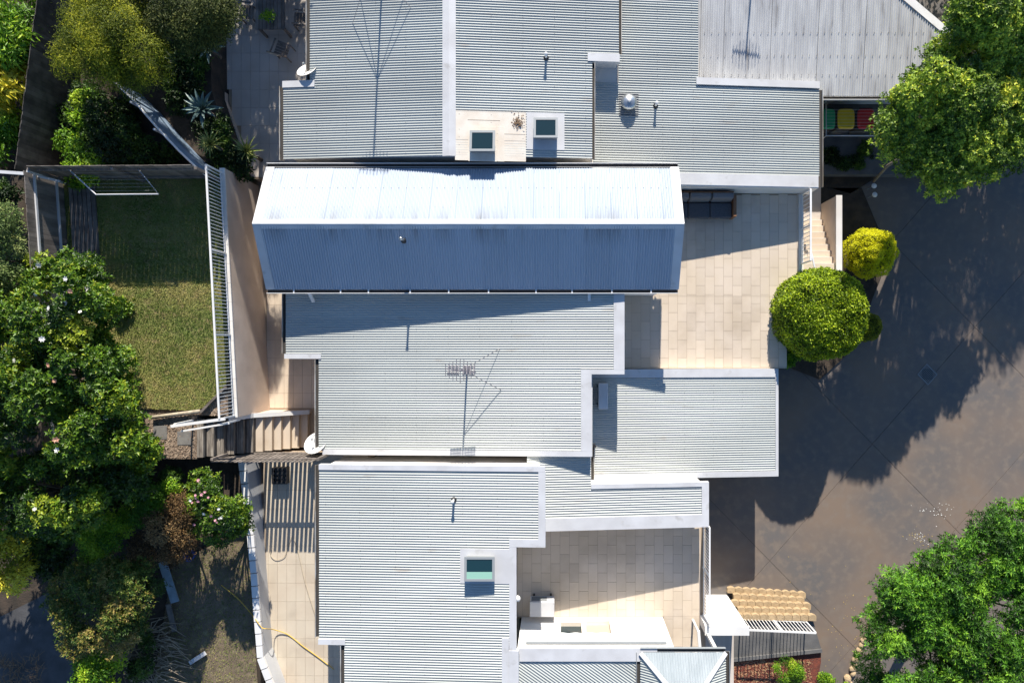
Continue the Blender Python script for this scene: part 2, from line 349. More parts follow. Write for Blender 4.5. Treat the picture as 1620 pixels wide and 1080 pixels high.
def crown_pts(clumps, n, shell=.55, up=.55, rnd=.55, out=.5, zflat=.8, droop=0.0, whorl=1):
    N = n; n = -(-n // whorl)
    c = np.array([k[:3] for k in clumps]); r = np.array([k[3] for k in clumps]); p = r ** 2 / (r ** 2).sum()
    ci = rng.choice(len(clumps), n, p=p); dr = rng.normal(size=(n, 3)); dr /= np.linalg.norm(dr, axis=1)[:, None]
    dr[:, 2] = np.where(dr[:, 2] < -.35, -dr[:, 2], dr[:, 2]); rad = r[ci] * (shell + (1 - shell) * rng.random(n) ** .6) * (1 + .14 * rng.normal(size=n))
    pos = c[ci] + dr * rad[:, None] * np.array([1, 1, zflat])
    nor = dr * (1 - up) + np.array([0, 0, 1.0]) * up + rng.normal(size=(n, 3)) * rnd * .6; nor /= np.linalg.norm(nor, axis=1)[:, None]
    if whorl > 1:      # leaves in whorls round each twig tip
        t1 = np.cross(nor, rng.normal(size=(n, 3))); t1 /= np.linalg.norm(t1, axis=1)[:, None]; t2 = np.cross(nor, t1)
        rp = lambda a: np.repeat(a, whorl, axis=0)[:N]
        ph = (np.tile(np.arange(whorl), n) * 2.39996 + rng.random(n * whorl) * .5)[:N]; lift = (.15 + .75 * rng.random(N))
        A = rp(t1) * np.cos(ph)[:, None] + rp(t2) * np.sin(ph)[:, None] + rp(nor) * lift[:, None]
        A[:, 2] -= droop * .4
        nn = rp(nor) - A * .45 + rng.normal(size=(N, 3)) * .12; return rp(pos) + A * .012, A, nn, rp(ci), rp(dr)
    ax = rng.normal(size=(n, 3)) + dr * out * 2; ax[:, 2] -= droop; ax -= nor * (ax * nor).sum(1)[:, None] * .75
    return pos, ax, nor, ci, dr
def plant(name, label, cat, poly, Dtop, zground, n_cl, cl_r, n_leaf, L, Wd, m, drop=1.2, edge=45, zlim=None, zfloor=None, trunk=True, group=None,
          tint_c=.35, tint_l=.25, base=.42, flowers=None, bark='bark', part='crown', tb=(0, 0), **kw):
    """a tree or shrub: clumps of leaves spread inside an outline given where it grows (outline in photo pixels at its top height)"""
    xs = [p[0] for p in poly]; ys = [p[1] for p in poly]; clumps = []; ct = []
    tries = 0
    while len(clumps) < n_cl and tries < 20000:
        tries += 1
        u = random.uniform(min(xs), max(xs)); v = random.uniform(min(ys), max(ys))
        if not pip(u, v, poly): continue
        e = edist(u, v, poly); rr = cl_r * random.uniform(.65, 1.25)
        if e < rr * 26: continue
        q = min(1, e / edge); D = Dtop + drop * (1 - q) ** 1.5 + random.random() ** 1.5 * drop * .5
        q3 = P(u, v, D); z = q3.z
        if zlim: z = min(z, zlim(q3.x, q3.y) - random.random() * .5)
        if zfloor: z = max(z, zfloor(q3.x, q3.y))
        z = max(z, zground + rr * .4)
        q3 = P(u, v, H - z)
        clumps.append((q3.x, q3.y, z, rr)); ct.append(random.gauss(0, tint_c))
    cx = sum(c[0] for c in clumps) / len(clumps); cy = sum(c[1] for c in clumps) / len(clumps)
    root = thing(name, label, cat, (cx, cy, zground), group)
    pos, ax, nor, ci, dr = crown_pts(clumps, n_leaf, **kw)
    tint = base + np.array(ct)[ci] + rng.normal(size=n_leaf) * tint_l
    leafmesh(part, pos, ax, nor, L, Wd, tint, m, root)
    if trunk:
        mb = MB(); zt = sum(c[2] for c in clumps) / len(clumps); hgt = zt - zground
        r0 = .035 + .022 * hgt; fork = Vector((cx + .1, cy, zground + hgt * .45))
        mb.tube([(cx + tb[0], cy + tb[1], zground - .05), (cx + .04 + tb[0] * .8, cy + .02 + tb[1] * .8, zground + hgt * .2), fork], [r0 * 1.2, r0, r0 * .8], 8); mb.build('trunk', bark, root, smooth=True)
        lb = MB()
        for c in random.sample(clumps, min(len(clumps), 14)):
            e = Vector(c[:3]); mid = fork.lerp(e, .5) + Vector((random.uniform(-.15, .15), random.uniform(-.15, .15), -.1)); lb.tube([fork - Vector((0, 0, .05)), mid, e], [r0 * .5, r0 * .3, .012], 5)
        lb.build('limbs', bark, root, smooth=True)
    if flowers:
        fm, fn, fr = flowers; pr = None
        for k in range(fn):
            for _ in range(30):
                c = random.choice(clumps)
                if c[2] > min(cc[2] for cc in clumps) + .3 * (max(cc[2] for cc in clumps) - min(cc[2] for cc in clumps)): break
            q = random.uniform(0, 6.28); t = random.uniform(.1, .75); p = Vector((c[0] + c[3] * t * math.cos(q), c[1] + c[3] * t * math.sin(q), c[2] + c[3] * .9))
            if pr is None: pr = flower_mesh(fr)
            o = bpy.data.objects.new('flower', pr[k % len(pr)] ); o.data.materials.clear() if False else None
            COL.objects.link(o); o.parent = root; o.location = p - wl(root); o.rotation_euler = (random.uniform(-.5, .5), random.uniform(-.5, .5), random.uniform(0, 6)); s = random.uniform(.7, 1.2); o.scale = (s, s, s)
            o.material_slots[0].link = 'OBJECT'; o.material_slots[0].material = M[fm[k % len(fm)]]
    return root
_fl = {}
def flower_mesh(r):
    if r in _fl: return _fl[r]
    out = []
    for s in range(2):
        mb = MB()
        for k in range(6 + s):
            q = k * 2 * math.pi / (6 + s); c, sn = math.cos(q), math.sin(q)
            mb.add([(0, 0, 0), (r * .55 * c - r * .32 * sn, r * .55 * sn + r * .32 * c, r * .25), (r * c, r * sn, r * .3), (r * .55 * c + r * .32 * sn, r * .55 * sn - r * .32 * c, r * .25)], [(0, 1, 2), (0, 2, 3)])
        for k in range(4):
            q = k * 1.57 + .4; c, sn = math.cos(q), math.sin(q)
            mb.add([(0, 0, .01), (r * .3 * c - r * .2 * sn, r * .3 * sn + r * .2 * c, r * .4), (r * .5 * c, r * .5 * sn, r * .5), (r * .3 * c + r * .2 * sn, r * .3 * sn - r * .2 * c, r * .4)], [(0, 1, 2), (0, 2, 3)])
        me = bpy.data.meshes.new('flower'); me.from_pydata(mb.v, [], mb.f); me.materials.append(M['petal_w']); out.append(me)
    _fl[r] = out; return out
def ball(name, label, cat, c, r, zground, n, L, Wd, m, base=.5, tint_l=.25, sq=1.0, lump=.04, p=2.0):
    """clipped topiary: leaves on a dense rounded surface"""
    root = thing(name, label, cat, (c[0], c[1], zground)); dr = rng.normal(size=(n, 3)); dr /= np.linalg.norm(dr, axis=1)[:, None]
    dr[:, 2] = np.where(dr[:, 2] < -.5, -dr[:, 2], dr[:, 2])
    hz = np.hypot(dr[:, 0], dr[:, 1]); dr = dr * ((hz ** p + np.abs(dr[:, 2]) ** p) ** (-1 / p))[:, None]
    off = np.array([noise.noise(Vector(q) * 2.2) + .6 * noise.noise(Vector(q) * 6) for q in dr[:: 1]]) * lump * 2
    rad = r * (1 + off - .06 * rng.random(n) ** 2); pos = np.array(c) + dr * rad[:, None] * np.array([1, 1, sq])
    nor = dr * .7 + rng.normal(size=(n, 3)) * .38; ax = rng.normal(size=(n, 3)) + dr * .9; ax -= nor * (ax * nor).sum(1)[:, None] * .6 / (nor * nor).sum(1)[:, None]
    leafmesh('crown', pos, ax, nor, L, Wd, base + off * 1.5 / max(lump, .01) * .1 + rng.normal(size=n) * tint_l, m, root)
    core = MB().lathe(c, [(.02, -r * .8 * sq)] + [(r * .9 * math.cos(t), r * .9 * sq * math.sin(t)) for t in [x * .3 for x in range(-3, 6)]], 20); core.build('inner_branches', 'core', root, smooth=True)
    MB().tube([(c[0], c[1], zground - .05), (c[0], c[1], c[2] - r * .6 * sq)], [.09, .07], 8).build('trunk', 'bark', root, smooth=True)
    return root
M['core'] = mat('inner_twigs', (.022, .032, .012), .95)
G = leafmat
M['l_magn'] = G('camellia_leaf', [(.012, .03, .008), (.035, .075, .013), (.075, .14, .018), (.17, .205, .03)], .28, gain=1.75)
M['l_ne'] = G('pittosporum_leaf', [(.018, .035, .010), (.055, .09, .018), (.12, .165, .03), (.26, .26, .045)], .38, gain=3.4)
M['l_se'] = G('green_tree_leaf', [(.012, .035, .008), (.035, .10, .014), (.07, .19, .022), (.16, .30, .04)], .4, gain=1.55)
M['l_ball'] = G('clipped_hedge_leaf', [(.02, .04, .005), (.075, .12, .01), (.15, .21, .014), (.30, .36, .03)], .35, gain=2.0)
M['l_gold'] = G('golden_leaf', [(.30, .30, .012), (.5, .46, .02), (.62, .54, .03), (.7, .6, .05)], .5, .45, gain=1.5)
M['l_olive'] = G('wattle_leaf', [(.045, .065, .012), (.10, .125, .017), (.17, .195, .022), (.34, .33, .035)], .5, .35, gain=1.6)
M['l_dark'] = G('dark_shrub_leaf', [(.008, .02, .009), (.018, .042, .014), (.035, .075, .02), (.07, .12, .03)], .4)
M['l_dkolive'] = G('dark_olive_leaf', [(.02, .03, .012), (.04, .055, .02), (.07, .085, .03), (.11, .12, .045)], .5)
M['l_bright'] = G('bright_shrub_leaf', [(.035, .09, .008), (.08, .17, .015), (.14, .26, .02), (.26, .34, .04)], .35, gain=1.7)
M['l_yel'] = G('yellow_shrub_leaf', [(.14, .15, .012), (.30, .27, .02), (.45, .38, .04), (.6, .5, .12)], .4)
M['l_grey'] = G('grey_green_leaf', [(.05, .08, .04), (.09, .14, .07), (.16, .21, .12), (.27, .30, .2)], .5)
M['l_brown'] = G('russet_leaf', [(.05, .03, .014), (.12, .07, .03), (.2, .12, .05), (.26, .18, .09)], .55, gain=1.3, blue=.9)
M['l_mix'] = G('red_tip_leaf', [(.03, .06, .012), (.07, .12, .022), (.16, .16, .035), (.26, .19, .07)], .35, gain=1.4, blue=.8)
M['agave'] = mat('agave_leaf', (.12, .20, .19), .5, vary=(.08, .14, .13), vscale=6)
M['yucca'] = mat('yucca_leaf', (.17, .24, .06), .45, vary=(.30, .30, .08), vscale=9)
M['grass'] = G('grass_blade', [(.05, .08, .018), (.085, .112, .03), (.14, .145, .052), (.22, .19, .10)], .7, .2, gain=2.4, blue=.75)

# ================================================================ THE GROUND
box('ground', 'soil', None, -90, 90, -90, 90, -.6, -.30)['kind'] = 'structure'
ZT, ZP, ZL, ZS, ZST, ZN = 1.85, 1.45, 3.75, 2.55, 2.02, 2.05
# driveway: big panels with recessed joints
dr = box('driveway', 'joint', None, 3.9, 34, -34, 34, -.29, -.02); dr['kind'] = 'structure'
def clip_poly(poly, pt, no):
    out = []
    for i in range(len(poly)):
        a = poly[i]; b = poly[(i + 1) % len(poly)]; da = (a[0] - pt[0]) * no[0] + (a[1] - pt[1]) * no[1]; db = (b[0] - pt[0]) * no[0] + (b[1] - pt[1]) * no[1]
        if da <= 0: out.append(a)
        if da * db < 0: t = da / (da - db); out.append((a[0] + t * (b[0] - a[0]), a[1] + t * (b[1] - a[1])))
    return out
d1 = (P(1310, 650, H) - P(1620, 410, H)).normalized(); d1 = Vector((.66, .75, 0)); d2 = Vector((.70, -.714, 0))  # joint directions
n1 = Vector((d1.y, -d1.x, 0)); n2 = Vector((d2.y, -d2.x, 0)); o1 = P(1380, 702, H)
for i in range(-8, 9):
    for j in range(-7, 8):
        w1, w2 = 4.3, 5.6; poly = [(3.95, -33.9), (33.9, -33.9), (33.9, 33.9), (3.95, 33.9)]
        for (nn, ww, k) in ((n1, w1, i), (n2, w2, j)):
            a = o1 + nn * (ww * k + .006); b = o1 + nn * (ww * (k + 1) - .006)
            poly = clip_poly(poly, (a.x, a.y), (-nn.x, -nn.y)); poly = clip_poly(poly, (b.x, b.y), (nn.x, nn.y)) if poly else poly
            if len(poly) < 3: break
        if len(poly) >= 3:
            area = sum(poly[k][0] * poly[(k + 1) % len(poly)][1] - poly[(k + 1) % len(poly)][0] * poly[k][1] for k in range(len(poly)))
            if area < 0: poly = poly[::-1]
            MB().prism(poly, -.021, 0).build('concrete_panel', 'drive', dr)
for k, (u0, v0, u1, v1, wd) in enumerate(()):
    a = P(u0, v0, H); b = P(u1, v1, H); t_ = (b - a).normalized(); s_ = Vector((-t_.y, t_.x, 0)) * wd / 2
    MB().prism([((a + s_).x, (a + s_).y), ((a - s_).x, (a - s_).y), ((b - s_).x, (b - s_).y), ((b + s_).x, (b + s_).y)], .0005, .004).build('border_band', 'band', dr)
# drain grate
g = thing('drain_grate', 'black square drain grate set in the shaded driveway', 'drain', tuple(P(1467, 592, H)))
c = P(1467, 592, H)
for k in range(-4, 5):
    a = c + d2 * .25 + d1 * k * .055; b = c - d2 * .25 + d1 * k * .055; MB().beam((a.x, a.y, .006), (b.x, b.y, .006), .018, .014).build('bar', 'frame_d', g)
fr = MB()
for s in (-1, 1):
    a = c + d1 * .25 * s + d2 * .27; b = c + d1 * .25 * s - d2 * .27; fr.beam((a.x, a.y, .007), (b.x, b.y, .007), .03, .016)
    a = c + d2 * .26 * s + d1 * .24; b = c + d2 * .26 * s - d1 * .24; fr.beam((a.x, a.y, .0085), (b.x, b.y, .0085), .03, .016)
fr.build('frame', 'frame_d', g)
MB().box(c.x - .2, c.x + .2, c.y - .2, c.y + .2, .001, .003).build('pit', 'black', g)

# lawn terrace (a solid raised block) + west gardens
WX = lambda y: -10.02 + (-.053) * (y - 1.2)          # the retaining wall's line
def lawn_poly(): return [(-15.2, -1.9), (-11.3, -2.05), (-10.75, -1.95), (WX(-1.1) - .22, -1.1), (WX(5.3) - .2, 5.3), (-15.2, 5.3)]
lp = lawn_poly(); lawn = MB().prism(lp, -.28, ZL).build('lawn', 'lawn', None); lawn['kind'] = 'structure'
pw = [(-30, -3.55), (WX(-3.5) - 1.15, -3.5), (-11.13, -2.07), (-30, -2.07)]
MB().prism([(-40, -3.55), (-11.14, -3.55), (-11.14, -2.12), (-10.9, -1.98), (WX(-1.3) - .12, -1.0), (WX(-1.95) - .12, -2.2), (-11.2, -2.2), (-11.13, -3.55)][:0] or [(-40, -3.55), (-11.14, -3.55), (-11.14, -2.2), (WX(-2.3) - .12, -2.25), (WX(-1) - .12, -1.12), (-10.74, -1.96), (-11.3, -2.06), (-15.2, -1.91), (-15.21, 5.29), (-40, 5.29)], -.27, ZL - .06).build('garden_bed', 'mulch', None)['kind'] = 'structure'
MB().prism([(-40, -3.54), (-15.3, -3.54), (-15.3, 5.28), (-40, 5.28)], ZL - .07, ZL - .05).build('west_garden', 'soil', None)['kind'] = 'structure'
# grass blades
def blades(name, poly, z, n, label, h=.05):
    xs = [p[0] for p in poly]; ys = [p[1] for p in poly]; pts = []
    X = rng.uniform(min(xs), max(xs), n * 2); Y = rng.uniform(min(ys), max(ys), n * 2)
    ok = [k for k in range(n * 2) if pip(X[k], Y[k], poly)][:n]; X = X[ok]; Y = Y[ok]; m = len(X)
    pos = np.stack([X, Y, np.full(m, z)], 1); ax = rng.normal(size=(m, 3)) * .8; ax[:, 2] = np.abs(ax[:, 2]) + .35; nor = rng.normal(size=(m, 3)) + np.array([0, 0, 1.5])
    t = np.array([.50 + .8 * noise.noise(Vector((X[k] * .9, Y[k] * .9, z))) + .35 * noise.noise(Vector((X[k] * 5, Y[k] * 5, 1))) for k in range(m)]) + rng.normal(size=m) * .16
    o = leafmesh(name, pos, ax, nor, h, .012, t, 'grass', None); tag(o, label, 'grass', kind='stuff'); return o
blades('lawn_grass', lp, ZL, 75000, 'short patchy green and straw grass covering the raised lawn')

# south-west garden (lower plot) and its path
MB().prism([(-40, -34), (-9.2, -34), (-9.6, -10.9), (-9.98, -3.56), (-40, -3.56)], -.26, 2.72).build('garden_ground', 'soil', None)['kind'] = 'structure'
MB().prism([(-40, 5.31), (-13.5, 5.31), (-10.9, 5.35), (-10.2, 5.6), (-11.0, 8.0), (-11.3, 34), (-40, 34)], -.25, 3.1).build('garden_terrace', 'soil', None)['kind'] = 'structure'
swl = [(-12.4, -7.0), (-10.0, -6.0), (-9.62, -12), (-13.2, -12)]
MB().prism(swl, 2.7, 2.76).build('back_lawn', 'bare', None)['kind'] = 'structure'
blades('back_lawn_grass', swl, 2.76, 8000, 'worn grass beside the white block wall in the lower garden')
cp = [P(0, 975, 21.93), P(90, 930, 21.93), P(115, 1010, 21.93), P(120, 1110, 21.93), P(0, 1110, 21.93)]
MB().prism([(p.x, p.y) for p in cp][::-1], 2.7, 2.735).build('garden_path', 'conc_shade', None)['kind'] = 'structure'

# retaining wall between lawn and the sunken path
rw = thing('retaining_wall', 'long tan retaining wall with a cream coping under the white balustrade', 'wall', (-10.05, 1.2, ZP))
MB().prism([(WX(-2.25) - .12, -2.25), (WX(-2.25) , -2.25), (WX(5.35), 5.35), (WX(5.35) - .12, 5.35)], -.2, ZL + .04).build('wall_face', 'tan_wall', rw)
for k in range(13):
    y0 = -2.25 + k * .585; y1 = y0 + .579
    MB().prism([(WX(y0) - .14, y0), (WX(y0) + .015, y0), (WX(y1) + .015, y1), (WX(y1) - .14, y1)], ZL + .041, ZL + .085).build('coping', 'render', rw)
bl = thing('balustrade', 'long white metal balustrade between the raised lawn and the tiled side path', 'railing', (-10.05, 1.4, ZL + .03))
railing(bl, (WX(5.2) - .07, 5.2, ZL + .085), (WX(-2.2) - .07, -2.2, ZL + .085), .94, .105, rw=.055, br=.02, posts=2.5)

# ---------------------------------------------------------------- tiled paths
sp = MB().prism([(-11.4, 34), (-11.4, 5.3), (WX(5.3), 5.3), (WX(-3.5), -3.54), (-7.3, -3.54), (-7.3, 5.4), (-7.5, 34)][::-1] , -.24, ZP).build('side_path', 'grout', None); sp['kind'] = 'structure'
tiles(sp, -9.95, -7.35, -2.2, 5.2, ZP, .312, .6, 'tile', bond=False, inside=lambda x, y: x > WX(y) + .02 and not (x < -8.45 and y < -2.3), oy=.11)
# patio of the north neighbour
pt = MB().prism([(-12.2, 5.62), (-8.3, 5.62), (-7.4, 7.9), (-7.4, 20), (-11.2, 20), (-11.1, 9)][:0] or [(-10.1, 5.45), (-7.3, 5.45), (-7.3, 20), (-11.25, 20), (-10.95, 8.0)], ZP + .01, ZN).build('patio', 'grout', None); pt['kind'] = 'structure'
tiles(pt, -11.1, -7.36, 5.5, 12.6, ZN, .31, .6, 'tile3', bond=False, inside=lambda x, y: x > -10.0 - (y - 5.5) * .36 and x > -11.0)
pe = thing('garden_edge', 'low pale edging wall between the shaded patio and the succulents', 'edging', (-10.9, 8.5, ZN))
MB().beam((-10.18, 5.6, ZN + .05), (-11.05, 8.0, ZN + .05), .12, .25).beam((-11.05, 8.0, ZN + .05), (-11.3, 13, ZN + .05), .12, .25).build('edging', 'tan_wall', pe)
# path of the south neighbour
s2 = MB().prism([(-9.5, -12.2), (-6.0, -12.2), (-6.0, -3.6), (-9.6, -3.6)], -.23, ZS).build('south_path', 'grout', None); s2['kind'] = 'structure'
tiles(s2, -9.5, -6.2, -12.2, -3.62, ZS, .3, .6, 'tile2', bond=False, inside=lambda x, y: x > -9.75 + (max(0, -y - 9.85)) * .38, ox=-9.43, oy=.05)

# white block wall, south-west
bw = thing('block_wall', 'low white painted block wall between the lower garden and the cream tiled path', 'wall', (-9.6, -7.5, 2.6))
line = [(-9.98, -3.6), (-9.72, -5.6), (-9.55, -7.6), (-9.38, -9.85)]
def block_run(a, b, z, L=.39, wd=.2):
    a = Vector((*a, z)); b = Vector((*b, z)); n = max(1, round((b - a).length / L)); me = None
    MB().beam(a.lerp(b, 0) - Vector((0, 0, z - 1.5)) * .5 + Vector((0, 0, 0)), b - Vector((0, 0, z - 1.5)) * .5, wd - .02, (z - 1.5)).build('wall_body', 'greywall', bw)
    for i in range(n):
        p = a.lerp(b, (i + .04) / n); q = a.lerp(b, (i + .96) / n); dz = Vector((0, 0, .05 + random.uniform(-.004, .004)))
        MB().beam(p + dz, q + dz, wd + random.uniform(-.008, .012), .1).build('block', 'white', bw)
for i in range(len(line) - 1): block_run(line[i], line[i + 1], 3.18)
block_run((-9.38, -9.85), (-8.6, -11.9), 3.18)

# ================================================================ CENTRAL TOWNHOUSE
ct = thing('townhouse', 'central white roofed townhouse with a long gable above lower corrugated roofs', 'house', (-2, 0, ZP))
zm = lambda x: H - (20.88 + (2.0 - x) * .048)
yE_S, yR, yE_N = 1.60, 3.468, 5.36; zR = H - 19.8; zE = H - 20.74; xW, xE = -8.92, 3.63
body(ct, -7.35, 1.9, -.86, 1.6, ZP - 1.2, lambda x: zm(x) - .06, name='wall')
body(ct, -7.35, .92, -3.4, -.86, ZP - 1.2, lambda x: zm(x) - .06, name='wall')
body(ct, -8.5, 3.13, 1.62, 5.2, ZP - 1.3, zE - .1, name='wall')
MB().add([(-8.5, 1.63, zE - .1), (-8.5, 5.19, zE - .1), (-8.5, yR, zR - .08), (3.13, 1.63, zE - .1), (3.13, 5.19, zE - .1), (3.13, yR, zR - .08)], [(0, 1, 2), (3, 5, 4), (0, 2, 5, 3), (1, 4, 5, 2), (0, 3, 4, 1)]).build('gable_wall', 'render', ct)
for (x0, x1, y0, y1) in ((-8.58, 1.68, -.38, 1.6), (-7.53, 1.68, -.80, -.38), (-7.53, .68, -3.3, -.80)): xroof(ct, x0, x1, y0, y1, zm)
screws(ct, [(-8.5, 1.6, -.38, 1.5, zm), (-7.5, .6, -3.3, -.8, zm)])
cap(ct, 1.66, 1.99, -.80, 1.55, zm); cap(ct, .66, 1.99, -.945, -.802, zm, up=.033); cap(ct, .66, .985, -3.30, -.947, zm); cap(ct, -7.4, .985, -3.47, -3.302, zm, up=.033)
cap(ct, -8.62, -7.45, -.48, -.33, zm, up=.03)
gutter(ct, (-8.58, -.33, zm(-8.6) + .0), (-8.58, 1.58, zm(-8.6)), (-1, 0, 0)); gutter(ct, (-7.53, -3.4, zm(-7.5)), (-7.53, -.5, zm(-7.5)), (-1, 0, 0))
# gable
sheets(ct, (xW + .22, yR - .06, zR - .03), (0, yE_S - yR + .1, zE - zR + .02), (xE - xW - .44, 0, 0), 'gable')
sheets(ct, (xW + .22, yR + .06, zR - .03), (0, yE_N - yR - .1, zE - zR + .02), (xE - xW - .44, 0, 0), 'gable')
tS = Vector((0, yE_S + .04 - yR, zE - zR)).normalized(); tN = Vector((0, yE_N - yR, zE - zR)).normalized()
for (t, sgn) in ((tS, -1), (tN, 1)):
    nrm = Vector((0, -t.z * (-1 if sgn < 0 else 1) * -1, abs(t.y))) if False else Vector((0, -t.z * sgn * 1.0, abs(t.y)))
    top = Vector((0, yR, zR + .012)); ln = (Vector((0, (yE_S + .04 if sgn < 0 else yE_N), zE)) - Vector((0, yR, zR))).length
    q = MB(); a = top; b = top + t * .155
    q.add([(xW, a.y, a.z), (xE, a.y, a.z), (xE, b.y, b.z), (xW, b.y, b.z), (xW, b.y, b.z - .012), (xE, b.y, b.z - .012)], [(0, 1, 2, 3) if sgn < 0 else (3, 2, 1, 0), (3, 2, 5, 4) if sgn < 0 else (4, 5, 2, 3)])
    q.build('ridge_cap', 'flash', ct)
    for (xa, xb) in ((xW, xW + .26), (xE - .26, xE)):
        a = Vector((0, yR, zR)) + t * .157 + Vector((0, 0, .008)); b = Vector((0, yR, zR)) + t * ln + Vector((0, 0, .008))
        MB().add([(xa, a.y, a.z), (xb, a.y, a.z), (xb, b.y, b.z), (xa, b.y, b.z), (xa, a.y, a.z - .2), (xb, a.y, a.z - .03), (xb, b.y, b.z - .03), (xa, b.y, b.z - .2)],
                 [(0, 1, 2, 3), (7, 6, 5, 4), (0, 4, 5, 1), (1, 5, 6, 2), (2, 6, 7, 3), (3, 7, 4, 0)]).build('barge_flashing', 'flash', ct)
    mb = MB()
    for frac in (.28, .62):
        c0 = Vector((0, yR, zR - .012)) + t * ln * frac; x = math.ceil((xW + .3) / .2286) * .2286
        while x < xE - .3:
            if random.random() < .9: mb.box(x - .009, x + .009, c0.y - .009, c0.y + .009, c0.z + .004, c0.z + .018)
            x += .2286
    o = mb.build('screws', 'screw', ct); o['kind'] = 'stuff'
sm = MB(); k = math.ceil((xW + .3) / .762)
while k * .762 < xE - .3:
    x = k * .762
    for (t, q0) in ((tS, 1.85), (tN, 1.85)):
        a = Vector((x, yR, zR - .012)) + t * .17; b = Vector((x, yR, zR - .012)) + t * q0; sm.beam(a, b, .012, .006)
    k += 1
sm.build('lap_seam_shade', 'frame_l', ct)['kind'] = 'stuff'  # thin strips draw the shadow and dirt line of each lap
gutter(ct, (xW + .02, yE_S + .04, zE + .01), (xE - .02, yE_S + .04, zE + .01), (0, -1, 0), 'white'); gutter(ct, (xW + .02, yE_N, zE + .01), (xE - .02, yE_N, zE + .01), (0, 1, 0), 'white')
for u in (465, 539, 583, 649, 710, 773, 848, 905, 968, 1030):
    x = (u - CU) * 20.74 / F; MB().box(x - .02, x + .02, yE_S - .09, yE_S + .05, zE + .005, zE + .018).build('gutter_strap', 'white', ct)
for u in (490, 932):
    x = (u - CU) * 20.95 / F; MB().beam((x, yE_S - .01, zE - .1), (x, 1.3, zm(x) + .07), .09, .06).build('downpipe', 'white', ct)
# white lower wall at the east end of the gable (faces the terrace)
body(ct, 2.0, 3.12, 1.585, 1.617, ZT, zE - .1, 'white', 'wall_panel')
# east wing
zw = lambda x: H - (22.05 + (x - 1.08) * .094)
body(ct, 1.02, 7.1, -4.33, -.86, -.1, lambda x: zw(x) - .05, name='wall')
xroof(ct, 1.0, 7.16, -4.22, -1.115, zw); screws(ct, [(1.1, 7.1, -4.2, -1.12, zw)])
cap(ct, 1.0, 7.16, -1.113, -.84, zw, up=.04); cap(ct, 7.16, 7.26, -4.4, -.84, zw, up=.03); cap(ct, 1.03, 7.16, -4.4, -4.222, zw, up=.03)
MB().box(.995, 1.02, -3.5, -.95, zw(1) + .03, zm(1) - .17).build('wall_flashing', 'greywall', ct)
# small south roof
zs = lambda x: H - (21.13 + .1 * x)
body(ct, -1.0, 4.5, -5.75, -4.40, -.1, lambda x: zs(x) - .05, name='wall'); body(ct, -1.0, .99, -4.40, -3.47, -.1, lambda x: zs(x) - .05, name='wall')
xroof(ct, -1.0, 4.5, -5.4, -4.5, zs); xroof(ct, -1.0, .98, -4.5, -3.45, zs); screws(ct, [(-1, 4.4, -5.4, -4.5, zs)])
cap(ct, .985, 4.5, -4.52, -4.38, zs, up=.035); cap(ct, -1, 4.73, -5.8, -5.4, zs, up=.035); cap(ct, 4.5, 4.73, -5.4, -4.38, zs, up=.033)
gutter(ct, (1.0, -4.38, zw(1) + .12), (1.0, -3.3, zw(1) + .12), (1, 0, 0))
MB().tube([(1.12, -3.28, zw(1) + .05), (1.12, -3.28, zw(1) + .3)], .05, 10).build('vent_outlet', 'black', ct)
# terrace
te = MB().prism([(2.0, -.835), (7.55, -.835), (7.6, .8), (8.06, 2.1), (8.06, 5.0), (2.0, 5.0)], -.2, ZT).build('terrace', 'grout', None); te['kind'] = 'structure'
tiles(te, 2.02, 7.6, -.83, 1.57, ZT, .3066, .603, 'tile', ox=2.11, oy=.12); tiles(te, 3.13, 7.98, 1.57, 4.98, ZT, .3066, .603, 'tile', ox=2.11, oy=.12)
box('terrace_kerb', 'render', te, 7.985, 8.14, 2.2, 4.98, 0, ZT + .06)
rl = thing('terrace_railing', 'short white balustrade beside the steps at the edge of the cream terrace', 'railing', (8.06, 3.6, ZT))
railing(rl, (8.07, 4.95, ZT + .06), (8.07, 2.65, ZT + .06), .84, .13, rw=.06, br=.018, posts=1.1)
MB().beam((8.09, 2.9, ZT + .9), (8.2, 2.45, ZT + .88), .05, .04).build('rail_return', 'white', rl)
st = thing('entry_steps', 'cream stone steps climbing beside the terrace railing', 'steps', (8.7, 3.4, .65))
for k in range(8):
    y1 = 4.3 - k * .235; z = .65 + (k + 1) * .15; yb = y1 - .235 if k < 7 else 1.3
    box('step', 'tile', st, 8.15, 9.2, yb, y1, .3, z)
    box('nosing', 'render', st, 8.155, 9.195, y1 + .001, y1 + .018, z - .04, z - .002)
box('landing', 'tile3', st, 8.15, 9.2, 4.32, 5.9, .2, .65)
sw = thing('stair_wall', 'tan rendered side wall of the cream entry steps', 'wall', (9.3, 3.5, 0))
box('wall_face', 'tan_wall', sw, 9.21, 9.38, 1.3, 4.9, -.02, 1.93); box('coping', 'render', sw, 9.2, 9.4, 1.28, 4.92, 1.931, 1.98)
# garden bed under topiaries
for nm, pts in (('front_bed', [(7.58, -.6), (9.4, -1.3), (10.6, -.2), (11.9, 3.2), (10.9, 5.6), (9.42, 5.6), (9.42, 1.2), (8.2, 1.2), (7.66, .78)]),
                ('north_bed', [(8.2, 6.0), (10.5, 5.4), (11.8, 6.2), (12.8, 8.1), (8.3, 8.1)])):
    MB().prism([(p[0], p[1]) for p in pts], -.03, .06).build(nm, 'soil', None)['kind'] = 'structure'

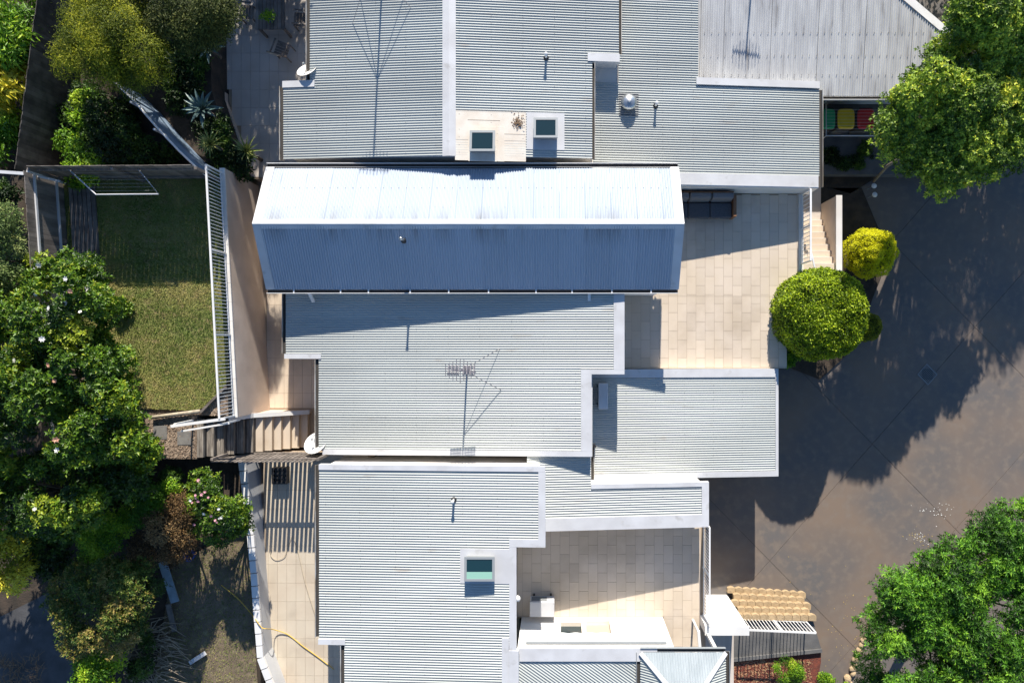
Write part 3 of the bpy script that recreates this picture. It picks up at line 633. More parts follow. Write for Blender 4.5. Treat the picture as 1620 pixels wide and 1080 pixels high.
# ================================================================ NORTH TOWNHOUSE
nh = thing('townhouse', 'pale corrugated roofed townhouse north of the gable, with two open skylights in a cream flashing', 'house', (-1, 9, ZN))
za = lambda x: H - (20.40 + (-3.3 - x) * .087); zb = lambda x: H - (20.40 + (x + 3.3) * .087); zc = lambda x: H - (21.42 + (x - 1.05) * .085)
body(nh, -7.35, -3.3, 7.9, 20, ZN - 2, lambda x: za(x) - .07); body(nh, -8.2, -3.3, 5.68, 7.85, ZN - 2, lambda x: za(x) - .07); bpy.data.objects
body(nh, -3.3, .96, 5.68, 20, ZN - 2, lambda x: zb(x) - .07); body(nh, .96, 1.78, 8.66, 20, ZN - 2, lambda x: zb(x) - .07, m='greywall')
body(nh, .97, 8.3, 5.1, 8.2, -.2, lambda x: zc(x) - .05, m='render'); body(nh, .97, 4.4, 8.2, 20, -.2, lambda x: zc(x) - .05)
xroof(nh, -8.44, -3.48, 5.62, 7.9, za); xroof(nh, -7.6, -3.48, 7.9, 20, za)
xroof(nh, -3.12, 1.0, 5.62, 8.62, zb); xroof(nh, -3.12, 1.82, 8.62, 20, zb)
xroof(nh, 1.06, 8.4, 5.4, 8.2, zc); xroof(nh, 1.86, 4.42, 8.2, 20, zc)
screws(nh, [(-8.4, -3.6, 5.62, 7.9, za), (-7.5, -3.6, 7.9, 11, za), (-3.1, .9, 5.62, 11, zb), (1.2, 8.3, 5.4, 8.2, zc), (1.9, 4.3, 8.2, 11.5, zc)])
MB().add([(-3.5, 5.6, za(-3.5) + .014), (-3.5, 20, za(-3.5) + .014), (-3.3, 20, za(-3.3) + .04), (-3.3, 5.6, za(-3.3) + .04), (-3.1, 5.6, zb(-3.1) + .014), (-3.1, 20, zb(-3.1) + .014)], [(1, 0, 3, 2), (2, 3, 4, 5)]).build('ridge_cap', 'flash', nh)
cap(nh, -8.46, -7.45, 7.80, 8.0, za, up=.03)
gutter(nh, (-8.44, 5.6, za(-8.44)), (-8.44, 7.86, za(-8.44)), (-1, 0, 0)); gutter(nh, (-7.6, 8.0, za(-7.6)), (-7.6, 20, za(-7.6)), (-1, 0, 0))
gutter(nh, (.99, 5.62, zb(1)), (.99, 8.55, zb(1)), (1, 0, 0), wd=.09); gutter(nh, (1.81, 8.85, zb(1.8)), (1.81, 20, zb(1.8)), (1, 0, 0), wd=.09)
cap(nh, .86, 1.84, 8.58, 8.82, zb, up=.035, down=.2)
gutter(nh, (8.4, 5.05, zc(8.4)), (8.4, 8.2, zc(8.4)), (1, 0, 0))
cap(nh, 1.06, 8.36, 5.03, 5.398, zc, up=.035); cap(nh, 4.35, 8.4, 8.22, 8.44, zc, up=.05, down=.25)
cap(nh, 1.0, 8.36, 5.0, 5.028, zc, m='white', up=.02, down=.9, name='wall_panel')
# cream membrane and skylights
def pl(u, v, zf):
    x = (u - CU) * 20.5 / F
    for _ in range(5): x = (u - CU) * (H - zf(x)) / F
    return x, (CV - v) * (H - zf(x)) / F
def patch(parent, u0, v0, u1, v1, zf, m, up, name='flashing_tray', slope=True):
    x0, y1 = pl(u0, v0, zf); x1, y0 = pl(u1, v1, zf); return cap(parent, x0, x1, y0, y1, zf, m, name, up=up, down=.0)
patch(nh, 720, 175, 832, 256, zb, 'cream', .012); patch(nh, 741, 200, 786, 256, zb, 'cream', .022); patch(nh, 787, 201, 798, 256, zb, 'cream', .024); patch(nh, 833, 178, 893, 238, zb, 'flash', .018)
for (u, v) in ((800, 212), (760, 190)): patch(nh, u - 20, v, u + 31, v + 1, zb, 'grout', .0165, 'seam')
def skylight(parent_label, u0, v0, u1, v1, zf, hgt, tilt, gm, frame='frame_d', open_=.0):
    x0, y1 = pl(u0, v0, zf); x1, y0 = pl(u1, v1, zf); xm, ym = (x0 + x1) / 2, (y0 + y1) / 2; z = zf(xm) + .015
    r = thing('skylight', parent_label, 'skylight', (xm, ym, z), 'opening roof skylights')
    cb = MB(); t = .045
    for (a, b, c, d_) in ((x0, x1, y0, y0 + t), (x0, x1, y1 - t, y1), (x0, x0 + t, y0 + t, y1 - t), (x1 - t, x1, y0 + t, y1 - t)): cb.box(a, b, c, d_, z - .05, z + hgt)
    cb.build('kerb', frame, r)
    MB().box(x0 + t, x1 - t, y0 + t, y1 - t, z - .04, z - .02).build('shaft', 'black', r)
    hz = z + hgt + .012; up = (y1 - y0) * math.sin(tilt)   # sash hinged on its north side
    def q(x, y, h): f = (y1 - y) / (y1 - y0); return (x, y1 - (y1 - y) * math.cos(tilt), hz + f * up + h)
    e = .03; f = MB()
    for (a, b, c, d_) in ((x0 - e, x1 + e, y0 - e, y0 + .04), (x0 - e, x1 + e, y1 - .04, y1 + e), (x0 - e, x0 + .04, y0 + .04, y1 - .04), (x1 - .04, x1 + e, y0 + .04, y1 - .04)):
        f.add([q(a, c, 0), q(b, c, 0), q(b, d_, 0), q(a, d_, 0), q(a, c, .035), q(b, c, .035), q(b, d_, .035), q(a, d_, .035)], [(0, 3, 2, 1), (4, 5, 6, 7), (0, 1, 5, 4), (1, 2, 6, 5), (2, 3, 7, 6), (3, 0, 4, 7)])
    s = f.build('sash', 'frame_l', r)
    a, b, c, d_ = x0 + .04, x1 - .04, y0 + .04, y1 - .04
    if gm == 'glass_g': MB().add([q(a, c, .024), q(b, c, .024), q(b, c + .2, .024), q(a, c + .2, .024)], [(0, 1, 2, 3)]).build('blind_strip', 'glass_p', s)
    MB().add([q(a, c, .01), q(b, c, .01), q(b, d_, .01), q(a, d_, .01), q(a, c, .022), q(b, c, .022), q(b, d_, .022), q(a, d_, .022)], [(0, 3, 2, 1), (4, 5, 6, 7), (0, 1, 5, 4), (1, 2, 6, 5), (2, 3, 7, 6), (3, 0, 4, 7)]).build('pane', gm, s)
    return r
M['glass_p'] = mat('pale_green_glass', (.28, .5, .40), .1)
skylight('left opening skylight with grey sash on the cream flashing of the north roof', 746, 211, 783, 243, zb, .16, .16, 'glass')
skylight('right opening skylight casting a blue shadow inside a white surround on the north roof', 846, 191, 881, 222, zb, .16, .16, 'glass')
x_, y_ = pl(820, 194, zb)
tw = MB()
for k in range(150):
    q = random.uniform(0, 6.28); rr = abs(random.gauss(0, .09)); a = Vector((x_ + rr * math.cos(q), y_ + rr * math.sin(q) * 1.3, zb(x_) + .02 + random.random() * .03)); q2 = random.uniform(0, 6.28)
    tw.beam(a, a + Vector((math.cos(q2) * .035, math.sin(q2) * .035, .002)), .02, .006)
tag(tw.build('twig_litter', 'litter', None), 'small brown patch of twigs and leaf litter on the cream flashing', 'litter', kind='stuff')

def vent(label, u, v, zf, h=.42, r=.035, m='white', lean=(0, 0)):
    x, y = pl(u, v, zf); z = zf(x); t = thing('vent_pipe', label, 'vent pipe', (x, y, z), 'plumbing vent pipes on the roofs')
    MB().tube([(x, y, z - .03), (x + lean[0], y + lean[1], z + h)], r, 10).build('pipe', m, t, smooth=True)
    MB().lathe((x, y, z), [(.085, .004), (.08, .02), (.045, .06), (.042, .062)], 12).build('boot', 'black', t, smooth=True)
    MB().lathe((x + lean[0], y + lean[1], z + h + .002), [(.05, 0), (.055, .03), (.03, .055), (.005, .06)], 10).build('cowl', m, t, smooth=True)
vent('white vent pipe on the north roof, left of the small shaded roof step', 864, 92, zb, .28)
vent('white vent pipe beside the round roof ventilator on the north roof', 1037, 168, zc, .28)
zsr = lambda x: H - (20.1 + (-.5 - x) * .05)
vent('plain white vent pipe on the south roof above the green skylight', 718, 790, zsr, .27)
zg = lambda y: zR + (y - yR) / (yR - yE_S) * (zR - zE)
yv = (CV - 381) * 20.1 / F; xv = (639 - CU) * 20.05 / F
t = thing('vent_pipe', 'slim silver vent pipe poking through the shaded gable slope', 'vent pipe', (xv, yv, zg(yv)), 'plumbing vent pipes on the roofs')
MB().tube([(xv, yv, zg(yv) - .03), (xv, yv, zg(yv) + .38)], .032, 10).build('pipe', 'alu', t, smooth=True); MB().lathe((xv, yv, zg(yv) + .382), [(.045, 0), (.05, .03), (.01, .05)], 10).build('cowl', 'alu', t, smooth=True)
MB().lathe((xv, yv, zg(yv) - .02), [(.09, .0), (.05, .08), (.04, .082)], 12).build('boot', 'black', t, smooth=True)
# round ventilator
x, y = pl(994, 165, zc); z = zc(x)
rv = thing('roof_ventilator', 'domed silver roof ventilator on a dark square base plate', 'roof vent', (x, y, z))
sheets(rv, (x - .3, y - .36, z + .055), (.62, 0, -.05), (0, .7, 0), 'frame_d', name='base_plate')
MB().lathe((x, y, z), [(.2, .02), (.2, .12), (.24, .15), (.25, .2), (.22, .26), (.14, .31), (.05, .33), (.01, .335)], 24).build('dome', 'alu', rv, smooth=True)
MB().lathe((x, y, z), [(.06, .331), (.055, .36), (.01, .365)], 12).build('knob', 'white', rv, smooth=True)

# TV antennas with guy wires
def antenna(label, x, y, z, h, ring, anchors, zf, head=True, arrays=0):
    t = thing('tv_antenna', label, 'antenna', (x, y, z), 'guyed television aerials on the roofs')
    MB().tube([(x, y, z - .02), (x, y, z + h)], .026, 8).build('mast', 'steelgrey', t, smooth=True)
    MB().lathe((x, y, z), [(.1, .0), (.09, .03), (.03, .1)], 10).build('mount', 'steelgrey', t)
    for k, (ax, ay) in enumerate(anchors):
        MB().tube([(x, y, z + ring), (ax, ay, zf(ax) + .01)], .009, 4).build('guy_wire', 'steelgrey', t)
    boom = MB().beam((x - .45, y + .05, z + h - .05), (x + .45, y - .05, z + h - .05), .025, .025).build('boom', 'steelgrey', t)
    for k in range(9):
        xx = x - .42 + k * .105; l = .14 + .22 * (1 - abs(k - 4) / 5)
        MB().beam((xx, y - l, z + h - .03), (xx, y + l, z + h - .03), .018, .018).build('element', 'steelgrey', t)
    for k in range(arrays):
        s = (-.22, .22)[k % 2]; fm = MB()
        for j in range(6): fm.beam((x + s - .17, y - .12 + j * .05, z + h - .12 - j * .02), (x + s + .17, y - .12 + j * .05, z + h - .12 - j * .02), .02, .02)
        for j in range(4): fm.beam((x + s - .15 + j * .1, y - .14, z + h - .11), (x + s - .15 + j * .1, y + .16, z + h - .22), .02, .02)
        fm.build('reflector', 'steelgrey', t)
    return t
ax_, ay_ = pl(739, 583, zm)
anc = [pl(791, 551, zm), pl(793, 617, zm), pl(690, 620, zm)]
antenna('tv aerial with grid reflectors and guy wires on the central roof', ax_, ay_, zm(ax_), 1.5, 1.02, anc[:2], zm, arrays=2)
bx_, by_ = pl(604, -14, za)
antenna('tall tv aerial whose guy wires fan out over the north roof', bx_, by_, za(bx_), 2.55, 1.32, [pl(558, 38, za), pl(570, -3, za), pl(640, -8, za), pl(650, 12, za)], za)
cx_, cy_ = 6.2, 12.1
zD = lambda y: H - 22.35 + (y - 8.1) * .14
antenna('tv aerial beyond the weathered grey roof', cx_, cy_, zD(cy_), 1.0, .7, [], za)

def dish(label, c, r, yaw):
    t = thing('satellite_dish', label, 'satellite dish', tuple(c), 'white satellite dishes at the gutters'); n = 22
    prof = [(.001, 0), (r * .35, r * .03), (r * .7, r * .11), (r, r * .22)]; mb = MB().lathe((0, 0, 0), prof, n)
    rot = Matrix.Rotation(yaw, 3, 'Z') @ Matrix.Rotation(R(38), 3, 'X'); mb.v = [tuple(rot @ Vector(p) + Vector(c)) for p in mb.v]; mb.f = mb.f[:-2]
    o = mb.build('dish', 'white', t, smooth=True)
    a = rot @ Vector((0, 0, r * .9)) + Vector(c); b = rot @ Vector((0, -r * .9, r * .15)) + Vector(c)
    MB().tube([b, a], .012, 6).build('feed_arm', 'frame_l', t); MB().tube([a, a + (Vector(c) - a) * .15], .035, 8).build('receiver', 'frame_l', t)
    MB().tube([Vector(c) - Vector((0, 0, .02)), Vector(c) + Vector((.12, 0, -.35)), Vector(c) + Vector((.3, 0, -.4))], .02, 6).build('bracket', 'frame_l', t)
dish('white satellite dish beside the gutter of the north roof, above the patio', P(487, 113, 20.85), .32, R(200))
dish('white satellite dish at the gutter above the tiled steps', P(501, 702, 21.5), .38, R(200))

# ================================================================ NORTH-EAST BUILDING with weathered grey roof
ne = thing('outbuilding', 'weathered grey corrugated roof building in the top right beside the coloured bins', 'building', (8, 11, 0))
zxy = lambda x, y: zD(y)
hipP = Vector((11.08, 11.03, 0)); hipN = Vector((1.14, 1.52, 0)).normalized()
sheets(ne, (4.46, 8.1, zD(8.1)), (0, 9, 1.26), (10.5, 0, 0), 'roof_old', clip=[(hipP, hipN)], pitch=.0762)
h0 = Vector((15.1, 8.1 - .08, zD(8.02) + .03)); h1 = Vector((7.1, 14.02, zD(14.02) + .03)); hd = (h1 - h0).normalized(); hn = Vector((hipN.x, hipN.y, 0))
MB().add([h0 - hn * .02, h1 - hn * .02, h1 + hn * .27 - Vector((0, 0, .07)), h0 + hn * .27 - Vector((0, 0, .07)), h0 + hn * .27 - Vector((0, 0, .25)), h1 + hn * .27 - Vector((0, 0, .25))], [(0, 1, 2, 3), (3, 2, 5, 4)]).build('hip_cap', 'flash', ne)
MB().prism([(4.5, 8.5), (14.3, 8.5), (7.4, 13.7), (4.5, 13.7)], -.1, lambda x, y: zD(y) - .06).build('wall', 'greywall', ne)
gutter(ne, (8.5, 8.1, zD(8.1)), (15.0, 8.1, zD(8.1)), (0, -1, 0), 'white')
mb = MB()
for y in (8.75, 9.35, 10.05, 11.2):
    x = 4.7
    while x < 12:
        if (Vector((x, y, 0)) - hipP).dot(hipN) < -.1: mb.box(x - .01, x + .01, y - .01, y + .01, zD(y) + .008, zD(y) + .02)
        x += .2286
o = mb.build('screws', 'screw', ne); o['kind'] = 'stuff'
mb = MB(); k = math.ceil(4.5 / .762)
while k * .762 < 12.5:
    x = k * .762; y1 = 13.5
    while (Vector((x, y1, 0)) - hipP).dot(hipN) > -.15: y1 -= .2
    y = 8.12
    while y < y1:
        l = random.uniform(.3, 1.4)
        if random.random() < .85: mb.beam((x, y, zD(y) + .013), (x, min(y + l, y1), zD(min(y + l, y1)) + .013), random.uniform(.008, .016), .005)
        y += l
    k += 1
mb.build('lap_seam_shade', 'screw', ne)['kind'] = 'stuff'  # raised dark strips stand for shadow and dirt along the laps
# bins
by = MB().prism([(8.4, 6.0), (14.2, 6.0), (14.2, 8.5), (8.4, 8.5)], -.02, .40).build('bin_yard', 'asph', None); by['kind'] = 'structure'
def bin_(label, u, m):
    c = P(u, 187, 23.2); t = thing('wheelie_bin', label, 'bin', (c.x, c.y, .405), 'wheelie bins under the grey roof'); x, y = c.x, c.y
    b = MB(); b.add([(x - .21, y - .25, .45), (x + .21, y - .25, .45), (x + .21, y + .25, .45), (x - .21, y + .25, .45), (x - .27, y - .33, 1.36), (x + .27, y - .33, 1.36), (x + .27, y + .33, 1.36), (x - .27, y + .33, 1.36)],
                    [(0, 3, 2, 1), (4, 5, 6, 7), (0, 1, 5, 4), (1, 2, 6, 5), (2, 3, 7, 6), (3, 0, 4, 7)]); b.build('body', 'timber_d', t)
    l = MB(); n = 20
    def ring(sx, sy, z): return [(x + sx * (abs(math.cos(a)) ** .35) * (1 if math.cos(a) >= 0 else -1), y - .01 + sy * (abs(math.sin(a)) ** .45) * (1 if math.sin(a) >= 0 else -1), z) for a in [2 * math.pi * k / n for k in range(n)]]
    rs = [ring(.29, .345, 1.37), ring(.29, .345, 1.40), ring(.25, .30, 1.44), ring(.19, .235, 1.43)]; vs = sum(rs, []); fs = []
    for i in range(3):
        for j in range(n): fs.append((i * n + j, i * n + (j + 1) % n, (i + 1) * n + (j + 1) % n, (i + 1) * n + j))
    fs.append(tuple(3 * n + j for j in range(n))); l.add(vs, fs).build('lid', m, t, smooth=False)
    MB().tube([(x - .22, y + .36, 1.38), (x + .22, y + .36, 1.38)], .018, 8).build('handle', 'black', t)
    for s in (-1, 1): MB().tube([(x + s * .2, y + .28, .51), (x + s * .25, y + .28, .51)], .1, 12).build('wheel', 'black', t)
bin_('green lidded wheelie bin half hidden beside the white roof edge', 1309, 'green'); bin_('yellow lidded wheelie bin standing between the green and the red one', 1339.5, 'yellow'); bin_('red lidded wheelie bin partly under the tree', 1371, 'red')
bf = thing('bin_enclosure', 'slim grey metal frame with thin wires in front of the bins', 'rail frame', (9.6, 7.0, .4))
a, b, c = P(1307, 160, 23.0), P(1307, 215, 23.0), P(1400, 215, 23.0)
MB().tube([a, b, c], .022, 8).build('rail', 'flash', bf, smooth=True)
for q in (a, b, c): MB().tube([(q.x, q.y, .4), q], .018, 6).build('post', 'flash', bf)
for k in range(8):
    v = 174 + k * 5; MB().tube([P(1307, v, 23.05), P(1400, v, 23.05)], .003, 4).build('wire', 'flash', bf)
pk = P(1321, 186, 22.9)

# ================================================================ SOUTH TOWNHOUSE
sh = thing('townhouse', 'south townhouse with a white corrugated roof and one green skylight', 'house', (-4, -7, ZS))
body(sh, -7.05, -.6, -5.72, -3.7, ZP - 1, lambda x: zsr(x) - .06); body(sh, -7.05, -1.42, -8.85, -5.72, ZP - 1, lambda x: zsr(x) - .06); body(sh, -6.25, -1.42, -20, -8.85, ZP - 1, lambda x: zsr(x) - .06)
xroof(sh, -7.2, -.6, -5.77, -3.78, zsr); xroof(sh, -7.2, -1.47, -8.9, -5.77, zsr); xroof(sh, -6.43, -1.5, -20, -8.9, zsr)
screws(sh, [(-7.1, -.7, -5.77, -3.8, zsr), (-7.1, -1.6, -8.9, -5.8, zsr), (-6.3, -1.7, -11.5, -8.9, zsr)])
cap(sh, -7.2, -.42, -3.778, -3.62, zsr); cap(sh, -.62, -.41, -5.77, -3.78, zsr, up=.033); cap(sh, -1.48, -.41, -6.0, -5.772, zsr); cap(sh, -1.48, -1.27, -9.05, -6.0, zsr, up=.033)
cap(sh, -1.7, -1.49, -20, -8.7, zsr, up=.03); cap(sh, -1.487, -1.2, -20, -9.052, zsr, up=.05); cap(sh, -7.22, -6.4, -9.0, -8.84, zsr, up=.03)
gutter(sh, (-7.2, -8.8, zsr(-7.2)), (-7.2, -3.65, zsr(-7.2)), (-1, 0, 0)); gutter(sh, (-6.43, -20, zsr(-6.4)), (-6.43, -9.0, zsr(-6.4)), (-1, 0, 0))
patch(sh, 728, 867, 806, 923, zsr, 'flash', .02)
skylight('green tinted skylight set in a white surround on the south roof', 738, 878, 782, 913, zsr, .17, .05, 'glass_g')
bw2 = P(820, 934, 21.3)
MB().lathe((-1.26, -7.62, zsr(-1.3) - .35), [(.01, 0), (.07, .03), (.1, .1), (.07, .17), (.01, .19)], 14).build('wall_lamp', 'white', sh, smooth=True)
# south terrace
s3 = MB().prism([(-1.42, -9.1), (4.7, -9.1), (4.85, -9.1), (4.85, -5.76), (-1.42, -5.76)], -.19, ZST).build('south_terrace', 'grout', None); s3['kind'] = 'structure'
tiles(s3, -1.4, 4.68, -9.05, -5.8, ZST, .3125, .61, 'tile', ox=.02, oy=-.28); tiles(s3, 3.45, 4.68, -11.5, -9.05, ZST, .3125, .61, 'tile', ox=.02, oy=-.28)
box('terrace_extension', 'grout', s3, 3.3, 4.85, -12, -9.101, -.18, ZST - .001)
r2 = thing('terrace_railing', 'slim white balustrade on the east edge of the south terrace', 'railing', (4.78, -7.4, ZST))
railing(r2, (4.77, -5.85, ZST), (4.77, -8.98, ZST), .98, .105, rw=.05, br=.018, posts=1.6)
# south-east wall, windows, awning, roof
se = thing('house_wing', 'white rendered wing south of the terrace with two windows under a scalloped awning', 'house', (1, -10, ZST))
zv = H - 20.27
# wall built around its openings
wy0, wy1 = -9.22, -9.06
wins = [(.045, .70, .5, 1.55, 'glass'), (.85, 1.62, .4, 1.55, 'blind')]
segs = [(-1.25, .0), (.745, .805), (1.665, 3.42)]
for (a, b) in segs: box('wall', 'white', se, a, b, wy0, wy1, ZST - .3, zv)
for (a, b, s0, s1) in ((.0, .745, .45, 1.6), (.805, 1.665, .35, 1.6)):
    box('wall', 'white', se, a, b, wy0, wy1, ZST - .3, ZST + s0); box('wall', 'white', se, a, b, wy0, wy1, ZST + s1, zv)
for (a, b, s0, s1, gm) in wins:
    f = MB(); e = .045
    f.box(a - e + .001, b + e - .001, wy0 + .02, wy1 + .02, ZST + s0 - .049, ZST + s0).box(a - e + .001, b + e - .001, wy0 + .02, wy1 + .02, ZST + s1, ZST + s1 + .049).box(a - e + .001, a, wy0 + .02, wy1 + .02, ZST + s0, ZST + s1).box(b, b + e - .001, wy0 + .02, wy1 + .02, ZST + s0, ZST + s1)
    fo = f.build('window', 'cream', se); box('pane', gm, fo, a, b, wy0 + .03, wy0 + .05, ZST + s0, ZST + s1)
body(se, -1.2, 3.40, -14, wy0 - .001, ZST - .3, zv - .05, name='wall')
cap(se, -1.19, 2.9, -9.42, -9.04, lambda x: zv, up=.05, down=.1)
sheets(se, (-6, -10.5, zv + .0), (6.5, -6.5 * .7, 0), (5 * .7, 5, 0), 'roof', clip=[((-1.2, 0, 0), (-1, 0, 0)), ((2.28, 0, 0), (1, 0, 0)), ((0, -9.42, 0), (0, 1, 0)), ((0, -13, 0), (0, -1, 0))])
sheets(se, (-1.5, -16.5, zv - .002), (6.5, -6.5 * .7, 0), (5 * .7, 5, 0), 'roof', clip=[((-1.2, 0, 0), (-1, 0, 0)), ((2.28, 0, 0), (1, 0, 0)), ((0, -9.42, 0), (0, 1, 0)), ((0, -13, 0), (0, -1, 0))])
# awning: cassette plus scalloped valance
aw = MB(); 
box('awning_cassette', 'white', se, -1.05, 3.28, -9.03, -8.88, zv - .42, zv - .28)
box('awning_arm', 'frame_l', se, -1.0, 3.22, -9.03, -8.97, zv - .279, zv - .255)
n = 60; top = zv - .43; vs = []; fs = []
for i in range(n + 1):
    x = -1.0 + 3.0 * i / n; s = abs(math.sin(i / n * math.pi * 7)); vs += [(x, -8.90, top), (x, -8.86, top - .16 - .07 * s), (x, -8.865, top - .16 - .07 * s), (x, -8.905, top)]
for i in range(n): k = 4 * i; fs += [(k, k + 1, k + 5, k + 4), (k + 3, k + 7, k + 6, k + 2)]
MB().add(vs, fs).build('valance', 'white', se)
# porch hip roof
pr = thing('porch_roof', 'small hipped corrugated porch roof at the bottom of the photo', 'porch', (3.66, -10.4, ZST))
ez = H - 20.2; az = H - 19.4; X0, X1, Y0, Y1 = 2.40, 4.93, -11.75, -9.14; A = Vector((3.665, -10.42, az))
def hipface(p, q, m):
    p = Vector(p); q = Vector(q); mid = (p + q) / 2; ac = (q - p); run = A - mid; a = ac.normalized()
    run = run - a * run.dot(a)
    def pln(e): # plane through A and e, vertical, outward from mid
        dd = (A - e); nn = Vector((dd.y, -dd.x, 0)); nn = nn if (mid - e).dot(nn) < 0 else -nn; return (e, nn)
    sheets(pr, p, run, ac, m, clip=[pln(p), pln(q)])
hipface((X0, Y1, ez), (X1, Y1, ez), 'porch'); hipface((X0, Y0, ez), (X0, Y1, ez), 'roof'); hipface((X1, Y0, ez), (X1, Y1, ez), 'roof'); hipface((X0, Y0, ez), (X1, Y0, ez), 'roof')
for e in ((X0, Y1), (X1, Y1), (X0, Y0), (X1, Y0)):
    a = Vector((*e, ez + .02)); MB().beam(a, A + Vector((0, 0, .03)), .13, .015).build('hip_cap', 'flash', pr)
gutter(pr, (X0, Y1, ez), (X1, Y1, ez), (0, 1, 0), 'frame_l'); gutter(pr, (X0, Y0, ez), (X0, Y1, ez), (-1, 0, 0), 'frame_l'); gutter(pr, (X1, Y0, ez), (X1, Y1, ez), (1, 0, 0), 'frame_l')
for (x, y) in ((2.6, -9.3), (4.75, -9.3), (2.6, -11.6), (4.75, -11.6)): box('post', 'white', pr, x - .05, x + .05, y - .05, y + .05, ZST - .02, ez - .05)
box('ceiling', 'white', pr, X0 + .06, X1 - .06, Y0 + .06, Y1 - .06, ez - .1, ez - .06)
# entry wall, steps, retaining blocks, fence
ew = thing('entry_wall', 'tall white rendered wall at the end of the south terrace balustrade', 'wall', (5.4, -9.2, 0))
box('wall_face', 'white', ew, 4.86, 6.05, -9.31, -9.07, -.02, 2.76); box('coping', 'white', ew, 4.66, 6.08, -9.34, -9.05, 2.761, 2.82)
box('wall_return', 'white', ew, 4.66, 4.858, -9.3, -9.0, ZST, 2.76)
es = thing('side_steps', 'grey shaded steps behind the tall white entry wall', 'steps', (5.5, -10.4, .5))
for k in range(6): box('step', 'tile3', es, 4.86 + k * .2, 4.86 + (k + 1) * .2 - .002, -12, -9.36, .1, 1.9 - k * .19)
gr = thing('grab_rail', 'white handrail leaning past the porch roof corner', 'handrail', (4.4, -9.5, ZST))
MB().beam((4.42, -9.12, ZST + .95), (4.52, -10.3, ZST + .95), .09, .06).build('rail', 'white', gr); MB().beam((4.42, -9.16, ZST), (4.42, -9.16, ZST + .95), .06, .06).build('post', 'white', gr); MB().beam((4.52, -10.25, ZST), (4.52, -10.25, ZST + .95), .06, .06).build('post', 'white', gr)
up = MB().prism([(6.05, -9.55), (8.9, -9.72), (9.2, -10.75), (6.06, -11.1)][::-1], -.02, .72).build('upper_court', 'asph', None); up['kind'] = 'structure'
MB().prism([(6.06, -11.1), (9.2, -10.75), (9.2, -11.2), (8.7, -14), (6.06, -14)][::-1], -.02, .66).build('front_garden', 'redmulch', None)['kind'] = 'structure'
tag(MB().beam((6.1, -11.08, .71), (9.2, -10.75, .71), .12, .13).build('kerb', 'asph', None), kind='structure')
rb = thing('block_retaining_wall', 'stepped tan sandstone coloured block retaining wall below the white fence', 'wall', (7.4, -9.2, 0))
bm_ = MB(); n = 7
pf = [(-.135, -.02)] + [(-.135 + .27 * k / 6, .1 + .055 * math.sin(math.pi * k / 6)) for k in range(7)] + [(.135, -.02)]
bm_.prism([(-.135, -.1)] + [(.135, -.1)] + [(.135 - .27 * k / 6, .07 + .05 * math.sin(math.pi * k / 6)) for k in range(7)], 0, .17)
bme = bpy.data.meshes.new('block'); bme.from_pydata(bm_.v, [], bm_.f); bme.materials.append(M['block'])
for row in range(5):
    z = .0 + row * .172 - .02; yb = -8.86 - row * .175; x = 6.08 + (row % 2) * .14 + row * .03; xend = 8.75
    while x < xend:
        y = yb - (x - 6.0) * .07 * (1 - row / 4.5)
        o = bpy.data.objects.new('block', bme); COL.objects.link(o); o.parent = rb; o.location = Vector((x + .1, y, z)) - wl(rb); o.rotation_euler = (0, 0, -.06 + random.uniform(-.02, .02)); x += .282
sf = thing('picket_fence', 'flat topped white metal fence above the tan block retaining wall', 'fence', (7.5, -9.6, .72))
railing(sf, (6.35, -9.62, .73), (8.62, -9.72, .73), 1.0, .115, rw=.06, br=.022, posts=1.1)
sf2 = None
if 0: thing('picket_fence', 'white metal fence return running south from the corner of the flat topped fence', 'fence', (8.75, -9.9, .5))
if sf2: railing(sf2, (8.68, -9.75, .66), (9.0, -10.9, .66), .95, .115, rw=.04, br=.018, posts=1.2)
# stones edging the SE tree
sn = bpy.data.meshes.new('stone'); bmx = bmesh.new(); bmesh.ops.create_icosphere(bmx, subdivisions=2, radius=.11)
for vtx in bmx.verts: vtx.co *= 1 + .25 * noise.noise(vtx.co * 9); vtx.co.z *= .6
bmx.to_mesh(sn); bmx.free(); sn.materials.append(M['block'])
for k in range(12):
    q = P(1368 - k * 3.2 + random.uniform(-4, 4), 1012 + k * 7.5, H); o = bpy.data.objects.new('edging_stone', sn); COL.objects.link(o); o.location = (q.x, q.y, .05); o.rotation_euler = (0, 0, k); s = random.uniform(.8, 1.5); o.scale = (s, s * .85, s)
    tag(o, 'rounded tan stone in the garden edge left of the green south-east tree', 'stone', 'rounded tan edging stones')

# ================================================================ STAIRS FROM PATH TO LAWN
gs = thing('garden_steps', 'tiled then timber steps climbing from the side path to the garden', 'steps', (-9.7, -2.9, ZP))
nT, nW = 6, 6; xs0 = -8.5; tr = .222; rise = (ZL - .06 - ZP) / (nT + nW)
for k in range(nT):
    box('tiled_step', 'tile', gs, xs0 - (k + 1) * tr, xs0 - k * tr - .002, -3.5, -2.36, ZP - .1, ZP + (k + 1) * rise)
    box('nosing', 'grout', gs, xs0 - k * tr - .0015, xs0 - k * tr + .012, -3.5, -2.36, ZP + (k + 1) * rise - .035, ZP + (k + 1) * rise - .001)
xt = xs0 - nT * tr
for k in range(nW):
    z = ZP + (nT + k + 1) * rise; x1 = xt - k * tr; x0 = x1 - tr
    for j in range(2): box('sleeper', 'steptim', gs, x0 + j * tr / 2 + .006, x0 + (j + 1) * tr / 2 - .006, -3.5, -2.33, z - .09 + .004 * j, z - .005 + random.uniform(-.006, .006))
    box('riser', 'timber_d', gs, x1 - .03, x1 - .007, -3.49, -2.34, z - rise - .02, z - .092)
    box('fill', 'soil', gs, x0 + .01, x1 - .04, -3.48, -2.35, ZP - .2, z - .1)
